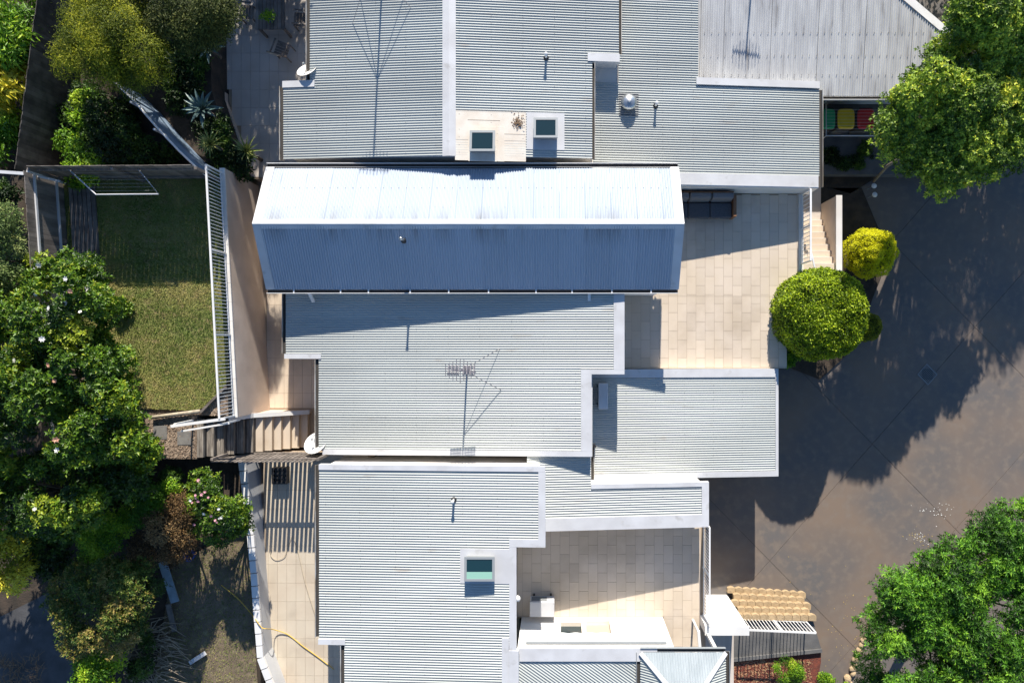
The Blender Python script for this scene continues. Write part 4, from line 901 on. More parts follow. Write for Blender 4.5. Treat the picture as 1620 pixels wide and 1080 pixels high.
ws = thing('stair_side_wall', 'sloping white capped wall along the north side of the garden steps', 'wall', (-9.3, -2.3, ZP))
wp = [(-8.42, ZP + .21), (-9.82, ZP + 1.30), (-10.1, ZL + .03)]
for (xa, za_), (xb, zb_) in zip(wp, wp[1:]):
    MB().add([(xb, -2.355, ZP), (xa, -2.355, ZP), (xa, -2.26, ZP), (xb, -2.26, ZP), (xb, -2.355, zb_), (xa, -2.355, za_), (xa, -2.26, za_), (xb, -2.26, zb_)],
         [(0, 3, 2, 1), (4, 5, 6, 7), (0, 1, 5, 4), (1, 2, 6, 5), (2, 3, 7, 6), (3, 0, 4, 7)]).build('wall_face', 'tan_wall', ws)
    MB().beam((xb, -2.31, zb_ + .02), (xa, -2.31, za_ + .02), .14, .03).build('coping', 'white', ws)
hr = thing('stair_handrail', 'pair of white rails running from the balustrade over the timber steps', 'handrail', (-10.6, -2.3, ZL))
MB().beam((-9.75, -2.2, ZL + 1.0), (-11.35, -2.42, ZL + .97), .08, .05).build('rail', 'white', hr); MB().beam((-9.85, -2.38, ZL + .55), (-11.3, -2.62, ZL + .52), .05, .04).build('rail', 'white', hr)
for x in (-9.9, -11.25): MB().beam((x, -2.36, ZL - .2), (x, -2.36, ZL + .97), .05, .05).build('post', 'white', hr)
# logs & edging boards & stepping pavers
a, b = P(240, 660, 20.85), P(316, 650, 20.85); tag(MB().tube([a, b], .055, 10).build('edging_log', 'log', None, smooth=True), 'pale round log edging the front of the lawn', 'log')
a, b = P(318, 652, 20.88), P(357, 612, 20.88); tag(MB().beam(a, b, .07, .12).build('edging_board', 'timber', None), 'brown board edging the corner of the lawn by the balustrade', 'board')
for (u, v, l) in ((253, 684, 'grey square stepping stone nearest the big camellia'), (291, 693, 'grey square stepping stone nearest the timber steps')):
    q = P(u, v, 20.93); tag(box('stepping_stone', 'paver', None, q.x - .21, q.x + .21, q.y - .21, q.y + .21, ZL - .07, ZL - .03, bevel=.008), l, 'paver', 'stepping stones in the bark mulch')
def chips(name, quad, z, n, m, label):
    mb = MB()
    for k in range(n):
        x = random.uniform(quad[0], quad[1]); y = random.uniform(quad[2], quad[3]); q = random.uniform(0, 6.28); l = random.uniform(.015, .04); wd = l * .45; c, s = math.cos(q), math.sin(q); h = random.uniform(.005, .02); t = random.uniform(-.02, .02)
        mb.add([(x - l * c + wd * s, y - l * s - wd * c, z + h), (x + l * c + wd * s, y + l * s - wd * c, z + h + t), (x + l * c - wd * s, y + l * s + wd * c, z + h + t), (x - l * c - wd * s, y - l * s + wd * c, z + h)], [(0, 1, 2, 3)])
    tag(mb.build(name, m, None), label, 'mulch', kind='stuff')
chips('mulch_chips', (-12.7, -11.2, -3.5, -2.2), ZL - .06, 1600, 'chip', 'pale bark chips around the stepping stones'); chips('mulch_chips', (-10.72, -10.15, -2.2, -1.5), ZL - .06, 350, 'chip', 'pale bark chips between the lawn corner and the balustrade')
chips('red_mulch_chips', (6.1, 8.9, -12.6, -11.1), .66, 1500, 'chipred', 'red and yellow bark chips in the front garden')
# leaves dropped on the driveway
mb = MB()
for k in range(150):
    u = random.choice([random.uniform(1240, 1400), random.uniform(1330, 1400)]); v = random.gauss(1000, 45)
    if random.random() < .25: u = random.gauss(1455, 12); v = random.gauss(852, 8)
    q = P(u, v, H); s = random.uniform(.015, .032); a = random.random() * 3; c, sn_ = math.cos(a) * s, math.sin(a) * s
    mb.add([(q.x - c, q.y - sn_, .004), (q.x + sn_ * .5, q.y - c * .5, .012), (q.x + c, q.y + sn_, .006), (q.x - sn_ * .5, q.y + c * .5, .012)], [(0, 1, 2, 3)])
tag(mb.build('fallen_leaves', 'leaf_yellow', None), 'small yellow leaves scattered over the driveway', 'leaves', kind='stuff')

mb = MB()
for k in range(60):
    u, v = (random.gauss(1455, 8), random.gauss(852, 6)) if k < 25 else (random.gauss(1482, 16), random.gauss(806, 8)); q = P(u, v, H); z_ = random.uniform(.008, .022)
    mb.add([(q.x - z_, q.y, .004), (q.x, q.y - z_, .012), (q.x + z_, q.y, .006), (q.x, q.y + z_, .012)], [(0, 1, 2, 3)])
tag(mb.build('white_petals', 'petal_w', None), 'scatter of small white petals on the sunlit driveway', 'petals', kind='stuff')
# ================================================================ FENCES
def paling_fence(name, label, a, b, z0, h, m='timber', wd=.1, gap=.006, rails=True, side=1, th=.018, stuff=True, mrail=None):
    a = Vector((*a, z0)); b = Vector((*b, z0)); Lg = (b - a).length; t = (b - a).normalized(); nn = Vector((t.y, -t.x, 0)) * side; r = thing(name, label, 'fence', tuple(a.lerp(b, .5)))
    n = int(Lg / (wd + gap)); mb = MB()
    for i in range(n):
        p = a + t * (i * (wd + gap)); q = p + t * wd; dz = random.uniform(-.015, .015)
        if stuff: mb.beam((p + Vector((0, 0, h / 2 + dz)) + nn * random.uniform(-.002, .003)), (q + Vector((0, 0, h / 2 + dz))), th, h)
        else: MB().beam((p + Vector((0, 0, h / 2 + dz))), (q + Vector((0, 0, h / 2 + dz))), th, h).build('paling', m, r)
    if stuff: o = mb.build('palings', m, r); o['kind'] = 'stuff'
    if rails:
        for f in (.22, .78): MB().beam(a + nn * .035 + Vector((0, 0, h * f)), b + nn * .035 + Vector((0, 0, h * f)), .04, .07).build('rail', mrail or m, r)
        k = max(1, round(Lg / 2.4))
        for i in range(k + 1): p = a.lerp(b, i / k) + nn * .07; MB().beam(p, p + Vector((0, 0, h * .96)), .08, .08).build('post', mrail or m, r)
    return r
paling_fence('timber_fence', 'dark weathered paling fence along the north garden in the top left', (-14.75, 13.5), (-15.85, 4.95), 3.1, 1.72, 'timber_d', rails=False, side=-1, stuff=False, wd=.128, gap=.005)
paling_fence('timber_fence', 'grey paling fence with white metal rails beside the raised lawn', (-15.2, 4.9), (-14.6, -3.4), ZL, 1.55, 'timber', side=-1, mrail='flash', stuff=False, wd=.128, gap=.005)
paling_fence('timber_fence', 'paling fence whose shadow darkens the north half of the lawn', (-15.1, 5.02), (-10.35, 5.05), ZL, 1.58, 'timber', side=1, stuff=False, wd=.128, gap=.005)
paling_fence('slatted_screen', 'slatted boundary screen throwing striped shade on the south path', (-10.5, -3.57), (-7.3, -3.57), ZS - .3, 1.88, 'timber', wd=.095, gap=.045, side=-1, stuff=False)
# timber sleepers beside the lawn
sl_ = thing('timber_decking', 'narrow strip of weathered boards between the paling fence and the lawn', 'decking', (-14.4, 3.9, ZL))
for k in range(6):
    x = -14.95 + k * .135; MB().beam((x, 5.0, ZL + .05), (x + .2, 2.0, ZL + .05), .115, .06).build('board', 'timber', sl_)
# fold-down clothesline frame
cl = thing('clothesline', 'fold down clothesline frame hanging off the fence over the shaded lawn', 'clothesline', (-13.2, 4.9, ZL + 1.1))
zc_ = ZL + 1.25; pts = [(-14.1, 5.0, zc_ + .05), (-13.35, 4.28, zc_), (-11.55, 4.30, zc_), (-12.1, 5.0, zc_ + .05)]
MB().tube(pts, .022, 8).build('frame', 'flash', cl, smooth=True); 
for k in range(6):
    f = (k + 1) / 7; MB().tube([Vector(pts[0]).lerp(Vector(pts[1]), f), Vector(pts[3]).lerp(Vector(pts[2]), f)], .0018, 4).build('line', 'flash', cl)
# curved metal-capped wall, north garden
cw = thing('curved_wall', 'curved pale garden wall with a white top rail crossing the north garden', 'wall', (-12, 7, 3.1))
cpts = [P(180, 128, 20.3), P(213, 160, 20.3), P(250, 203, 20.3), P(285, 240, 20.3), P(308, 262, 20.3), P(328, 279, 20.3)]
MB().tube([Vector((p.x, p.y, p.z + .04)) for p in cpts], .03, 8).build('top_rail', 'white', cw, smooth=True)
vs, fs = [], []
for i, p in enumerate(cpts):
    bx = .25; vs += [(p.x + .03, p.y + .03, p.z), (p.x + .06, p.y + .06, 2.6), (p.x - .02, p.y - .02, 2.6), (p.x - .03, p.y - .03, p.z)]
for i in range(len(cpts) - 1):
    k = 4 * i; fs += [(k, k + 4, k + 5, k + 1), (k + 3, k + 2, k + 6, k + 7), (k, k + 3, k + 7, k + 4)]
MB().add(vs, fs).build('wall_face', 'curve', cw, smooth=True)
for p in (cpts[1], cpts[2], cpts[4]): MB().tube([(p.x - .06, p.y - .06, 3.0), (p.x - .06, p.y - .06, p.z + .1)], .035, 8).build('post', 'white', cw)
pn = thing('boundary_rail', 'white metal rail at the far left above the timber fence end', 'rail', tuple(P(20, 275, 19.9)))
MB().beam(P(-30, 270, 19.7), P(42, 275, 19.7), .09, .06).build('rail', 'flash', pn); MB().beam(P(42, 275, 19.7), P(95, 287, 20.2), .06, .05).build('rail', 'flash', pn)
q = P(44, 274, 19.7); MB().tube([(q.x, q.y, 3.1), (q.x, q.y, q.z + .06)], .05, 8).build('post', 'flash', pn)

# ================================================================ FURNITURE AND FITTINGS
so = thing('outdoor_sofa', 'charcoal three seat outdoor sofa with brown timber ends on the shaded terrace', 'sofa', (4.6, 4.5, ZT))
sx0, sx1, sy0, sy1 = 3.45, 5.72, 4.13, 4.92; z = ZT + .012
for x in (sx0, sx1): box('side_panel', 'wood', so, x - .05, x + .05, sy0, sy1 - .1, z, z + .58, bevel=.008)
box('base', 'wood', so, sx0 + .051, sx1 - .051, sy0 + .03, sy1 - .03, z + .12, z + .22)
box('back_frame', 'wood', so, sx0 + .051, sx1 - .051, sy1 - .029, sy1 + .02, z + .12, z + .62)
wd = (sx1 - sx0 - .1) / 3
for k in range(3):
    a = sx0 + .05 + k * wd; box('seat_cushion', 'cush', so, a + .008, a + wd - .008, sy0 - .02, sy1 - .3, z + .221, z + .4, bevel=.03)
    MB().add([(a + .01, sy1 - .29, z + .3), (a + wd - .01, sy1 - .29, z + .3), (a + wd - .01, sy1 - .04, z + .3), (a + .01, sy1 - .04, z + .3), (a + .02, sy1 - .22, z + .72), (a + wd - .02, sy1 - .22, z + .72), (a + wd - .02, sy1 - .05, z + .74), (a + .02, sy1 - .05, z + .74)],
             [(0, 3, 2, 1), (4, 5, 6, 7), (0, 1, 5, 4), (1, 2, 6, 5), (2, 3, 7, 6), (3, 0, 4, 7)]).build('back_cushion', 'cush2', so, bevel=.03)
def ac(label, x0, x1, y0, y1, z, h, fan_side):
    t = thing('air_conditioner', label, 'air conditioner', ((x0 + x1) / 2, (y0 + y1) / 2, z))
    box('casing', 'flash', t, x0, x1, y0, y1, z + .06, z + h, bevel=.015)
    long_x = (x1 - x0) > (y1 - y0)
    for f in (.15, .85):
        if long_x: xx = x0 + (x1 - x0) * f; box('foot', 'black', t, xx - .03, xx + .03, y0 - .03, y1 + .06, z, z + .059)
        else: yy = y0 + (y1 - y0) * f; box('foot', 'black', t, x0 - .03, x1 + .03, yy - .03, yy + .03, z, z + .059)
    g_ = MB()
    for k in range(10):
        zz = z + .14 + k * (h - .22) / 10
        if long_x: g_.box(x0 + .05, x0 + .55, y1 + .001, y1 + .008, zz, zz + .015)
        else: g_.box(x0 - .008, x0 - .001, y0 + .05, y0 + .55, zz, zz + .015)
    g_.build('grille', 'frame_d', t)
    box('service_panel', 'frame_l', t, x1 - .2 if long_x else x0 + .02, x1 - .02, y0 - .006 if long_x else y1 + .001, y0 - .001 if long_x else y1 + .006, z + .15, z + h - .1)
x0, y1 = pl(947, 606, lambda x: H - 21.5); x1, y0 = pl(962, 647, lambda x: H - 21.5)
ac('grey air conditioner on the shaded roof of the east wing beside the main roof', x0, x1, y0, y1, zw(1.4) + .01, .55, 0)
x0, y1 = pl(838, 952, lambda x: H - 22.0); x1, y0 = pl(877, 976, lambda x: H - 22.0)
ac('white air conditioner half in sun on the south terrace', x0, x1, y0, y1, ZST + .012, .6, 0)
# table and chairs, north patio
tb = thing('outdoor_table', 'weathered timber outdoor table on the shaded north patio', 'table', (-9.2, 10.6, ZN)); tz = ZN + .012
tx0, tx1, ty0, ty1 = -9.75, -8.8, 10.05, 11.9
for k in range(8):
    a = tx0 + (tx1 - tx0) * k / 8; box('slat', 'timber', tb, a + .006, a + (tx1 - tx0) / 8 - .006, ty0, ty1, tz + .70, tz + .73)
for x in (tx0 + .08, tx1 - .08):
    for y in (ty0 + .08, ty1 - .08): box('leg', 'timber', tb, x - .035, x + .035, y - .035, y + .035, tz, tz + .699)
pp = thing('potted_plant', 'small green potted plant on the patio table', 'plant', (-9.25, 10.35, tz + .73))
MB().lathe((-9.25, 10.35, tz + .73), [(.07, 0), (.11, .16), (.115, .17), (.1, .165)], 14).build('pot', 'blue', pp, smooth=True)
cl_ = [(-9.25 + random.uniform(-.1, .1), 10.35 + random.uniform(-.1, .1), tz + 1.0, .12) for _ in range(5)]; ps, axx, nr, ci, drr = crown_pts(cl_, 260)
leafmesh('foliage', ps, axx, nr, .09, .03, .5 + rng.normal(size=260) * .2, 'l_bright', pp)
def chair(label, x, y, rot, m='timber'):
    t = thing('outdoor_chair', label, 'chair', (0, 0, 0), 'folding patio chairs'); c, s = math.cos(rot), math.sin(rot); WL[t.name] = Vector((0, 0, 0))
    for (px, py) in ((-.2, -.2), (.2, -.2), (-.2, .2), (.2, .2)): box('leg', m, t, px - .018, px + .018, py - .018, py + .018, 0, .43)
    for k in range(5): box('seat_slat', m, t, -.22, .22, -.22 + k * .09, -.22 + k * .09 + .075, .431, .45)
    for px in (-.2, .2): MB().beam((px, .21, .43), (px, .36, .9), .035, .035).build('back_post', m, t)
    for k in range(4): MB().beam((-.21, .25 + k * .035, .55 + k * .1), (.21, .25 + k * .035, .55 + k * .1), .02, .06).build('back_slat', 'log' if k == 3 else m, t)
    for px in (-.22, .22): MB().beam((px, -.2, .64), (px, .28, .66), .045, .025).build('armrest', m, t)
    t.location = (x, y, tz); t.rotation_euler = (0, 0, rot)
chair('folding chair with a pale top slat at the south end of the patio table', -9.0, 9.55, R(160)); chair('dark folding chair on the left side of the patio table', -10.15, 10.75, R(85)); chair('folding chair squeezed between the patio table and the roof edge', -8.4, 10.5, R(-95))
cr = thing('storage_crate', 'black lattice plastic crate in the striped shade on the south path', 'crate', tuple(P(443, 752, 22.0)))
q = P(443, 752, 21.9); zz = ZS + .012
for k in range(5):
    box('slat', 'black', cr, q.x - .22 + k * .095, q.x - .17 + k * .095, q.y - .24, q.y + .24, zz + .25, zz + .265)
for k in range(4): box('cross_slat', 'black', cr, q.x - .23, q.x + .23, q.y - .23 + k * .14, q.y - .17 + k * .14, zz + .266, zz + .28)
for (a, b, c, d_) in ((-.24, .24, -.26, -.24), (-.24, .24, .24, .26), (-.24, -.22, -.239, .239), (.22, .24, -.239, .239)): box('side', 'black', cr, q.x + a, q.x + b, q.y + c, q.y + d_, zz, zz + .248)
# hoses
def path(us, D, jit=0): return [P(u, v, D) for (u, v) in us]
def smooth_path(pts, n=6):
    out = []
    for i in range(len(pts) - 1):
        p0 = pts[max(i - 1, 0)]; p1 = pts[i]; p2 = pts[i + 1]; p3 = pts[min(i + 2, len(pts) - 1)]
        for k in range(n): t = k / n; out.append(.5 * ((2 * p1) + (-p0 + p2) * t + (2 * p0 - 5 * p1 + 4 * p2 - p3) * t * t + (-p0 + 3 * p1 - 3 * p2 + p3) * t ** 3))
    out.append(pts[-1]); return out
hp = [P(350, 925, 21.8), P(375, 945, 21.8), P(395, 967, 21.7), P(405, 980, 21.35), P(414, 992, 21.33), P(422, 994, 21.33), P(432, 995, 21.9), P(455, 1003, 22.06), P(480, 1022, 22.06), P(505, 1040, 22.06), P(528, 1058, 22.06)]
tag(MB().tube(smooth_path(hp), .014, 6).build('garden_hose', 'hose', None, smooth=True), 'yellow hose lying over the white block wall and across the tiles', 'hose')
hp = [P(430, 868, 22.06), P(428, 878, 22.06), P(437, 885, 22.06), P(450, 880, 22.06), P(455, 866, 22.06), P(462, 850, 22.06), P(470, 868, 22.06), P(482, 920, 22.06), P(500, 978, 22.06)]
tag(MB().tube(smooth_path(hp), .008, 6).build('garden_hose', 'log', None, smooth=True), 'thin pale hose curling from the striped shade down the south path', 'hose')
for (u, v) in ((1383, 294), (1384, 308)):
    q = P(u, v, 24.1); t = thing('garden_light', 'small round pale garden light, %s of the two in the bed' % ('upper' if v < 300 else 'lower'), 'garden light', (q.x, q.y, .05), 'garden lights in the dark bed')
    MB().tube([(q.x, q.y, 0), (q.x, q.y, .5)], .015, 6).build('stake', 'frame_l', t); MB().lathe((q.x, q.y, .5), [(.03, 0), (.09, .03), (.095, .045), (.06, .07), (.01, .075)], 16).build('lamp_head', 'white', t, smooth=True)
# lower garden clutter
def plank(label, u0, v0, u1, v1, D, wd, m):
    tag(MB().beam(P(u0, v0, D), P(u1, v1, D), wd, .04).build('plank', m, None), label, 'plank')
plank('wide blue grey board lying in the lower garden', 257, 888, 277, 952, 21.5, .26, 'bluegrey'); plank('brown board beyond the blue grey board in the lower garden', 266, 955, 276, 998, 21.7, .16, 'timber'); plank('short white board lying on the shaded soil', 300, 1048, 325, 1032, 21.8, .13, 'flash')
q = P(297, 880, 21.6); t = thing('bucket', 'blue plastic bucket half hidden under the pink camellia', 'bucket', (q.x, q.y, 2.72)); MB().lathe((q.x, q.y, 2.72), [(.12, 0), (.17, .28), (.175, .29), (.155, .285), (.11, .03)], 18).build('body', 'blue', t, smooth=True)
MB().tube([(q.x - .17, q.y, 3.0), (q.x - .1, q.y - .12, 3.06), (q.x + .1, q.y - .12, 3.06), (q.x + .17, q.y, 3.0)], .006, 5).build('handle', 'frame_l', t)
mb = MB()
for k in range(120):
    a = P(random.uniform(190, 262), random.uniform(990, 1085), 21.6); q = random.gauss(.4, .5); l = random.uniform(.4, 1.1); b = a + Vector((math.cos(q) * l * .5, math.sin(q) * l * .5, random.uniform(0, .25))); c = a + Vector((math.cos(q - .5) * l, math.sin(q - .5) * l, random.uniform(-.2, .15)))
    mb.tube([a, b, c], [.022, .016, .007], 4)
tag(mb.build('dead_branches', 'palebark', None), 'pile of bare grey branches at the bottom of the lower garden', 'branches', kind='stuff')
mb = MB()
for k in range(130):
    a = P(random.uniform(-10, 62), random.uniform(1040, 1095), 21.7); q = random.uniform(0, 6.28); l = random.uniform(.2, .5); mb.tube([a, a + Vector((math.cos(q) * l, math.sin(q) * l, random.uniform(-.03, .08)))], [.012, .005], 4)
tag(mb.build('brush_pile', 'litter', None), 'heap of dry brown brushwood in the bottom left corner', 'branches', kind='stuff')

# ================================================================ PLANTS
def rosette(name, label, u, v, D, zg_, r, n, wd, m, lift=.5):
    c = P(u, v, D); t = thing(name, label, 'plant', (c.x, c.y, zg_)); me = bpy.data.meshes.new('leaf'); vs, fs = [], []
    for i in range(6):
        f = i / 5; ww = wd * (1.0 - .25 * abs(f - .35)) * (1 - f ** 3) + .002; x = r * f; z = r * lift * (f - .75 * f * f); vs += [(x, -ww / 2, z + ww * .3), (x, 0, z), (x, ww / 2, z + ww * .3)]
    for i in range(5): k = 3 * i; fs += [(k, k + 3, k + 4, k + 1), (k + 1, k + 4, k + 5, k + 2)]
    me.from_pydata(vs, [], fs); me.materials.append(M[m])
    for k in range(n):
        o = bpy.data.objects.new('leaf', me); COL.objects.link(o); o.parent = t; o.location = (0, 0, c.z - zg_); f = k / n; s = 1 - .45 * f; o.scale = (s, s, s * 1.1); o.rotation_euler = (0, -R(8 + 60 * f + random.uniform(-5, 5)), k * 2.39996)
    MB().tube([(c.x, c.y, zg_ - .05), (c.x, c.y, c.z)], [.07, .05], 8).build('stem', 'bark', t)
rosette('agave_plant', 'large blue grey agave rosette beside the patio edge', 324, 174, 21.0, 3.1, .70, 30, .16, 'agave')
rosette('agave_plant', 'blue grey agave further up the patio edge, below the dark tree', 333, 78, 21.0, 3.1, .58, 26, .13, 'agave')
rosette('yucca_plant', 'spiky yellow green yucca beside the lower end of the curved wall', 334, 228, 20.8, 3.1, .52, 48, .05, 'yucca', .3)
rosette('yucca_plant', 'dark spiky plant in front of the patio corner next to the gable', 392, 240, 21.6, ZN, .62, 34, .07, 'yucca', .5)
rosette('yucca_plant', 'dark strappy plant left of the two agaves', 290, 105, 21.2, 3.1, .65, 34, .09, 'yucca', .5)

E = lambda u0, v0, u1, v1, n=12: [((u0 + u1) / 2 + (u1 - u0) / 2 * math.cos(2 * math.pi * k / n), (v0 + v1) / 2 + (v1 - v0) / 2 * math.sin(2 * math.pi * k / n)) for k in range(n)]
plant('leafy_shrub', 'glossy long leaved green shrub behind the dark fence in the top left corner', 'shrub', [(-40, -30), (72, -30), (76, 60), (60, 112), (20, 130), (-40, 120)], 19.8, 3.0, 24, .42, 5200, .19, .05, 'l_bright', base=.42, droop=.6)
plant('frangipani_shrub', 'yellow green broad leaved shrub behind the fence at the left edge', 'shrub', [(-30, 88), (40, 84), (58, 115), (52, 160), (20, 180), (-30, 176)], 19.9, 3.0, 14, .34, 1500, .25, .085, 'l_yel', base=.5, tint_c=.15)
plant('leafy_shrub', 'green shrub left of the lower end of the dark fence', 'shrub', [(-30, 168), (36, 172), (34, 225), (24, 262), (-30, 266)], 20.2, 3.0, 14, .34, 2600, .14, .05, 'l_bright', base=.3)
plant('wattle_tree', 'yellow green feathery tree spreading over the north garden', 'tree', [(85, 80), (110, 40), (100, -25), (185, -30), (240, 15), (275, 70), (270, 130), (225, 152), (175, 135), (130, 140), (95, 115)], 18.6, 3.1, 60, .42, 46000, .075, .02, 'l_olive', drop=1.2, tint_c=.28, base=.5)
plant('olive_tree', 'dark olive fine leaved tree at the top of the north garden', 'tree', [(190, -40), (380, -40), (372, 40), (340, 75), (280, 80), (235, 40)], 18.3, 3.1, 50, .42, 32000, .08, .022, 'l_dkolive', drop=1.0, tint_c=.18, tb=(-1.3, .4))
plant('garden_shrub', 'dark green shrub mass between the fence and the curved wall', 'shrub', [(112, 120), (190, 150), (240, 205), (300, 270), (180, 285), (120, 255), (98, 200)], 20.6, 3.1, 44, .4, 17000, .11, .045, 'l_dark', whorl=5, drop=.9, base=.5)
plant('garden_shrub', 'dark green shrub right of the curved wall beneath the feathery tree', 'shrub', [(255, 70), (320, 60), (345, 120), (330, 150), (290, 190), (262, 160)], 21.0, 3.1, 16, .34, 5200, .12, .05, 'l_dark', whorl=5, drop=.6, base=.45)
plant('garden_shrub', 'low dark shrub around the yucca by the patio corner', 'shrub', [(300, 200), (355, 185), (390, 225), (430, 285), (360, 290)], 21.4, 2.9, 18, .3, 5000, .12, .045, 'l_dark', whorl=5, drop=.5, base=.5)
plant('bright_shrub', 'bright green shrub in sun near the lower end of the dark fence', 'shrub', [(98, 215), (135, 200), (168, 225), (172, 300), (90, 300)], 20.3, 3.1, 18, .33, 5200, .11, .045, 'l_bright', drop=.8, base=.5)
plant('bright_shrub', 'small green shrub in sun just below the feathery tree', 'shrub', [(110, 150), (150, 148), (160, 190), (130, 205), (108, 190)], 20.3, 3.1, 9, .28, 2200, .11, .045, 'l_bright', drop=.6, base=.3)
plant('grey_shrub', 'grey green shrub at the left edge beside the raised lawn fence', 'shrub', [(-40, 310), (20, 318), (38, 350), (40, 420), (30, 480), (-40, 480)], 18.9, 3.7, 26, .36, 11000, .08, .028, 'l_grey', drop=.8, base=.4)
plant('camellia_tree', 'large glossy camellia with white flowers over the lawn fence', 'tree', [(-60, 470), (35, 420), (70, 402), (110, 395), (150, 402), (185, 440), (208, 458), (205, 500), (180, 535), (205, 560), (222, 600), (232, 650), (252, 705), (235, 735), (150, 752), (60, 775), (-60, 790)], 17.6, 3.7, 150, .38, 84000, .105, .048, 'l_magn', whorl=6, drop=2.8, base=.44, tint_c=.28, flowers=(['petal_w', 'petal_w', 'petal_o'], 46, .075), edge=55)
plant('camellia_tree', 'glossy green camellia at the left edge below the large one', 'tree', [(-150, 730), (60, 755), (160, 740), (250, 715), (262, 742), (200, 800), (110, 850), (20, 850), (-150, 850)], 18.2, 2.7, 60, .4, 26000, .11, .05, 'l_magn', whorl=6, drop=1.4, base=.3, flowers=(['petal_w'], 5, .07))
plant('yellow_shrub', 'golden yellow shrub at the left edge of the lower garden', 'shrub', [(-60, 835), (42, 838), (56, 880), (50, 945), (-60, 950)], 19.4, 2.7, 22, .34, 7000, .09, .04, 'l_yel', drop=.8, base=.45)
plant('dark_shrub', 'deep green shrub in the shaded middle of the lower garden', 'shrub', [(40, 820), (130, 790), (150, 850), (120, 910), (50, 900)], 20.6, 2.7, 20, .4, 6500, .12, .05, 'l_dark', whorl=5, drop=.6, base=.5)
plant('bright_shrub', 'fresh green fern leaved shrub in the lower garden', 'shrub', [(140, 835), (200, 795), (280, 750), (300, 770), (240, 830), (215, 870), (170, 890), (110, 880)], 19.9, 2.7, 28, .33, 14000, .085, .028, 'l_bright', drop=.8, base=.4)
plant('russet_shrub', 'brown russet leaved shrub left of the pink camellia', 'shrub', [(205, 840), (240, 790), (310, 775), (325, 850), (310, 885), (250, 900), (208, 885)], 19.9, 2.7, 24, .33, 11000, .075, .025, 'l_brown', drop=.8, base=.45)
plant('pink_camellia', 'camellia bush dotted with pink and white flowers beside the block wall', 'shrub', [(288, 770), (320, 746), (372, 750), (398, 790), (392, 840), (350, 862), (305, 850), (290, 810)], 19.8, 2.7, 28, .34, 12000, .085, .04, 'l_magn', whorl=5, drop=.9, base=.4, flowers=(['petal_p', 'petal_w', 'petal_p'], 42, .05))
plant('red_tip_shrub', 'large shrub with red tipped green leaves in the lower garden', 'shrub', [(75, 925), (110, 890), (190, 875), (250, 885), (262, 950), (235, 985), (215, 1020), (165, 1040), (105, 1030), (85, 985)], 19.7, 2.7, 50, .36, 24000, .085, .035, 'l_mix', whorl=5, drop=1.0, base=.42)
plant('bright_shrub', 'bright green shrub at the bottom edge below the red tipped shrub', 'shrub', [(105, 1050), (140, 1025), (190, 1030), (205, 1070), (195, 1120), (100, 1120)], 20.2, 2.7, 16, .34, 5200, .10, .045, 'l_bright', drop=.6, base=.55)
plant('green_shrub', 'small dark shrub beside the bare branches', 'shrub', [(210, 1000), (245, 990), (260, 1040), (240, 1090), (205, 1080)], 21.0, 2.7, 8, .26, 1800, .08, .035, 'l_dark', whorl=5, drop=.4, base=.5)
plant('dark_shrub', 'dark shrub strip between the camellias and the fern leaved shrub', 'shrub', [(20, 770), (180, 760), (300, 735), (395, 735), (395, 755), (290, 765), (160, 815), (30, 835)], 20.8, 2.7, 26, .3, 8000, .11, .05, 'l_dark', whorl=5, drop=.6, base=.5)
plant('dark_shrub', 'dark shrub at the left edge just below the timber fence end', 'shrub', [(-30, 284), (30, 290), (38, 330), (-30, 335)], 20.0, 3.7, 8, .3, 2200, .1, .045, 'l_dark', whorl=5, drop=.4, base=.4)
# north-east trees
zl1 = lambda x, y: (y + 4.1) / 2.05 if x < 12.2 else (y + 3.45 - (x - 12.2) * 1.0) / 2.05
plant('shade_tree', 'big olive green tree overhanging the driveway at the right', 'tree', [(1385, 185), (1412, 140), (1450, 90), (1480, 60), (1520, 65), (1560, 70), (1650, 70), (1680, 240), (1620, 262), (1565, 285), (1485, 312), (1450, 275), (1412, 252), (1366, 212)], 18.9, .0, 120, .48, 95000, .09, .04, 'l_ne', whorl=7, zlim=zl1, zfloor=lambda x, y: (y - .2) / 2.05 + .75 if x < 11.4 else 0, drop=1.6, base=.42, tint_c=.3, edge=50, bark='palebark')
plant('shade_tree', 'olive green tree in the top right corner above the bigger one', 'tree', [(1500, 60), (1498, 10), (1520, -60), (1700, -80), (1700, 80), (1600, 96), (1545, 84)], 18.6, .0, 80, .48, 56000, .09, .04, 'l_ne', whorl=7, zlim=lambda x, y: (y + 3.2 - max(0, x - 12.2) * .8) / 2.05, drop=1.2, base=.42, tint_c=.2, bark='palebark')
def added_shade_plant(name, label, cat, x0, x1, y0, y1, z0, z1f, n_cl, cl_r, n_leaf, L, Wd, m, zg=0, **kw):  # foliage added out of sight to cast shade into the view
    cl = []
    for k in range(n_cl):
        x = random.uniform(x0, x1); y = random.uniform(y0, y1); cl.append((x, y, random.uniform(z0, max(z0 + .2, z1f(x, y))), cl_r * random.uniform(.7, 1.2)))
    cx = (x0 + x1) / 2; cy = (y0 + y1) / 2; root = thing(name, label, cat, (cx, cy, zg)); pos, ax, nor, ci, dr = crown_pts(cl, n_leaf)
    leafmesh('crown', pos, ax, nor, L, Wd, .45 + rng.normal(size=n_leaf) * .3, m, root)
    MB().tube([(cx, cy, zg - .05), (cx + .1, cy, zg + 2.5), (cx, cy + .1, z1f(cx, cy) - .5)], [.2, .15, .05], 8).build('trunk', 'bark', root, smooth=True)
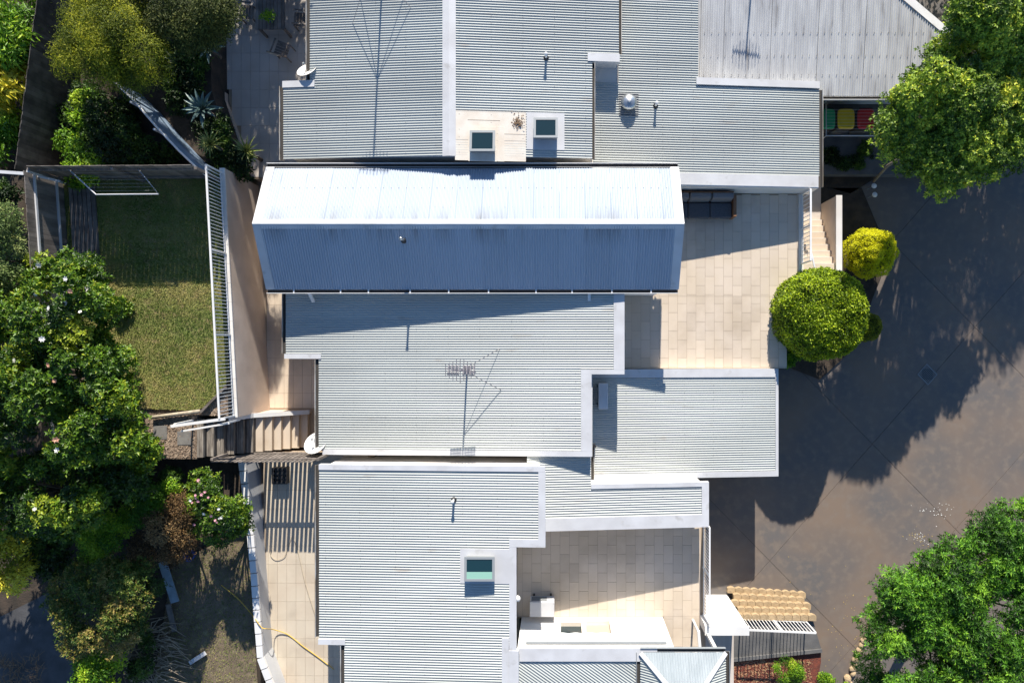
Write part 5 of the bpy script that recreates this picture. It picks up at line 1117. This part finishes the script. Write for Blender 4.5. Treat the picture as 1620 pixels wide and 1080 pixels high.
added_shade_plant('shade_tree', 'unseen dense tree added beyond the top right corner to shade the driveway', 'tree', 13.2, 19.5, 11.5, 17, .8, lambda x, y: (y + 1.5 - max(0, x - 14) * .6) / 2.05, 180, .75, 42000, .16, .08, 'l_ne')
added_shade_plant('shade_tree', 'unseen dense tree added beyond the top edge to shade the patio', 'tree', -13.6, -8.3, 13.5, 19.5, 3.0, lambda x, y: min(9.0, 3 + (y - 7.3) / 2.05), 130, .75, 34000, .16, .08, 'l_dkolive', zg=ZN)
added_shade_plant('garden_shrub', 'hidden dense shrub added beneath the shade trees to darken the driveway', 'shrub', 13.4, 18.5, 8.6, 11.0, .4, lambda x, y: 2.9, 60, .6, 12000, .14, .07, 'l_ne')
mb = MB().tube([P(1382, 287, 24.2), P(1405, 262, 23.2), P(1424, 250, 22.5), P(1440, 228, 21.8)], [.05, .05, .042, .035], 8)
tag(mb.build('leaning_branch', 'palebark', None, smooth=True), 'pale bare branch leaning out from under the tree near the driveway', 'branch')
plant('bed_shrub', 'low dark groundcover in the bed below the bins', 'shrub', [(1300, 232), (1345, 225), (1400, 232), (1380, 262), (1340, 275), (1300, 270)], 24.1, .0, 16, .22, 3600, .09, .04, 'l_dark', whorl=5, drop=.2, base=.45, trunk=False)
# south-east tree
plant('leafy_tree', 'large fresh green tree filling the bottom right corner', 'tree', [(1368, 960), (1388, 918), (1432, 902), (1468, 876), (1505, 838), (1565, 804), (1700, 752), (1700, 1150), (1375, 1150), (1355, 1060), (1362, 1000)], 18.9, .0, 230, .46, 165000, .105, .028, 'l_se', whorl=8, drop=1.4, base=.42, tint_c=.28, edge=45, droop=.3, tb=(1.2, -1.0))
plant('low_shrub', 'small green mounded shrub in the red mulch', 'shrub', E(1212, 1036, 1275, 1085), 23.3, .6, 14, .2, 5200, .06, .02, 'l_bright', drop=.3, base=.5, trunk=False)
plant('low_shrub', 'green shrub at the bottom edge beside the red mulch', 'shrub', E(1285, 1062, 1345, 1110), 23.5, .0, 10, .2, 3000, .07, .028, 'l_bright', drop=.3, base=.4, trunk=False)
# topiaries
c = P(1294, 497, 22.55); ball('topiary_ball', 'huge clipped green topiary ball at the corner of the cream terrace', 'topiary', (c.x, c.y, 2.05), 1.47, .05, 34000, .075, .036, 'l_ball', lump=.035, sq=.84, p=3.2, tint_l=.32)
c = P(1378, 400, 23.6); ball('topiary_ball', 'golden yellow clipped ball beside the entry steps', 'topiary', (c.x, c.y, .95), .82, .05, 13000, .06, .026, 'l_gold', lump=.09, base=.75)
c = P(1371, 517, 23.9); ball('topiary_ball', 'small olive clipped ball tucked behind the huge green ball', 'topiary', (c.x, c.y, .7), .5, .05, 4500, .05, .022, 'l_olive', lump=.04)
plant('low_shrub', 'small leafy shrub squeezed under the huge topiary ball by the terrace', 'shrub', E(1226, 546, 1268, 582), 22.9, .0, 8, .16, 1600, .08, .035, 'l_bright', drop=.2, base=.3)
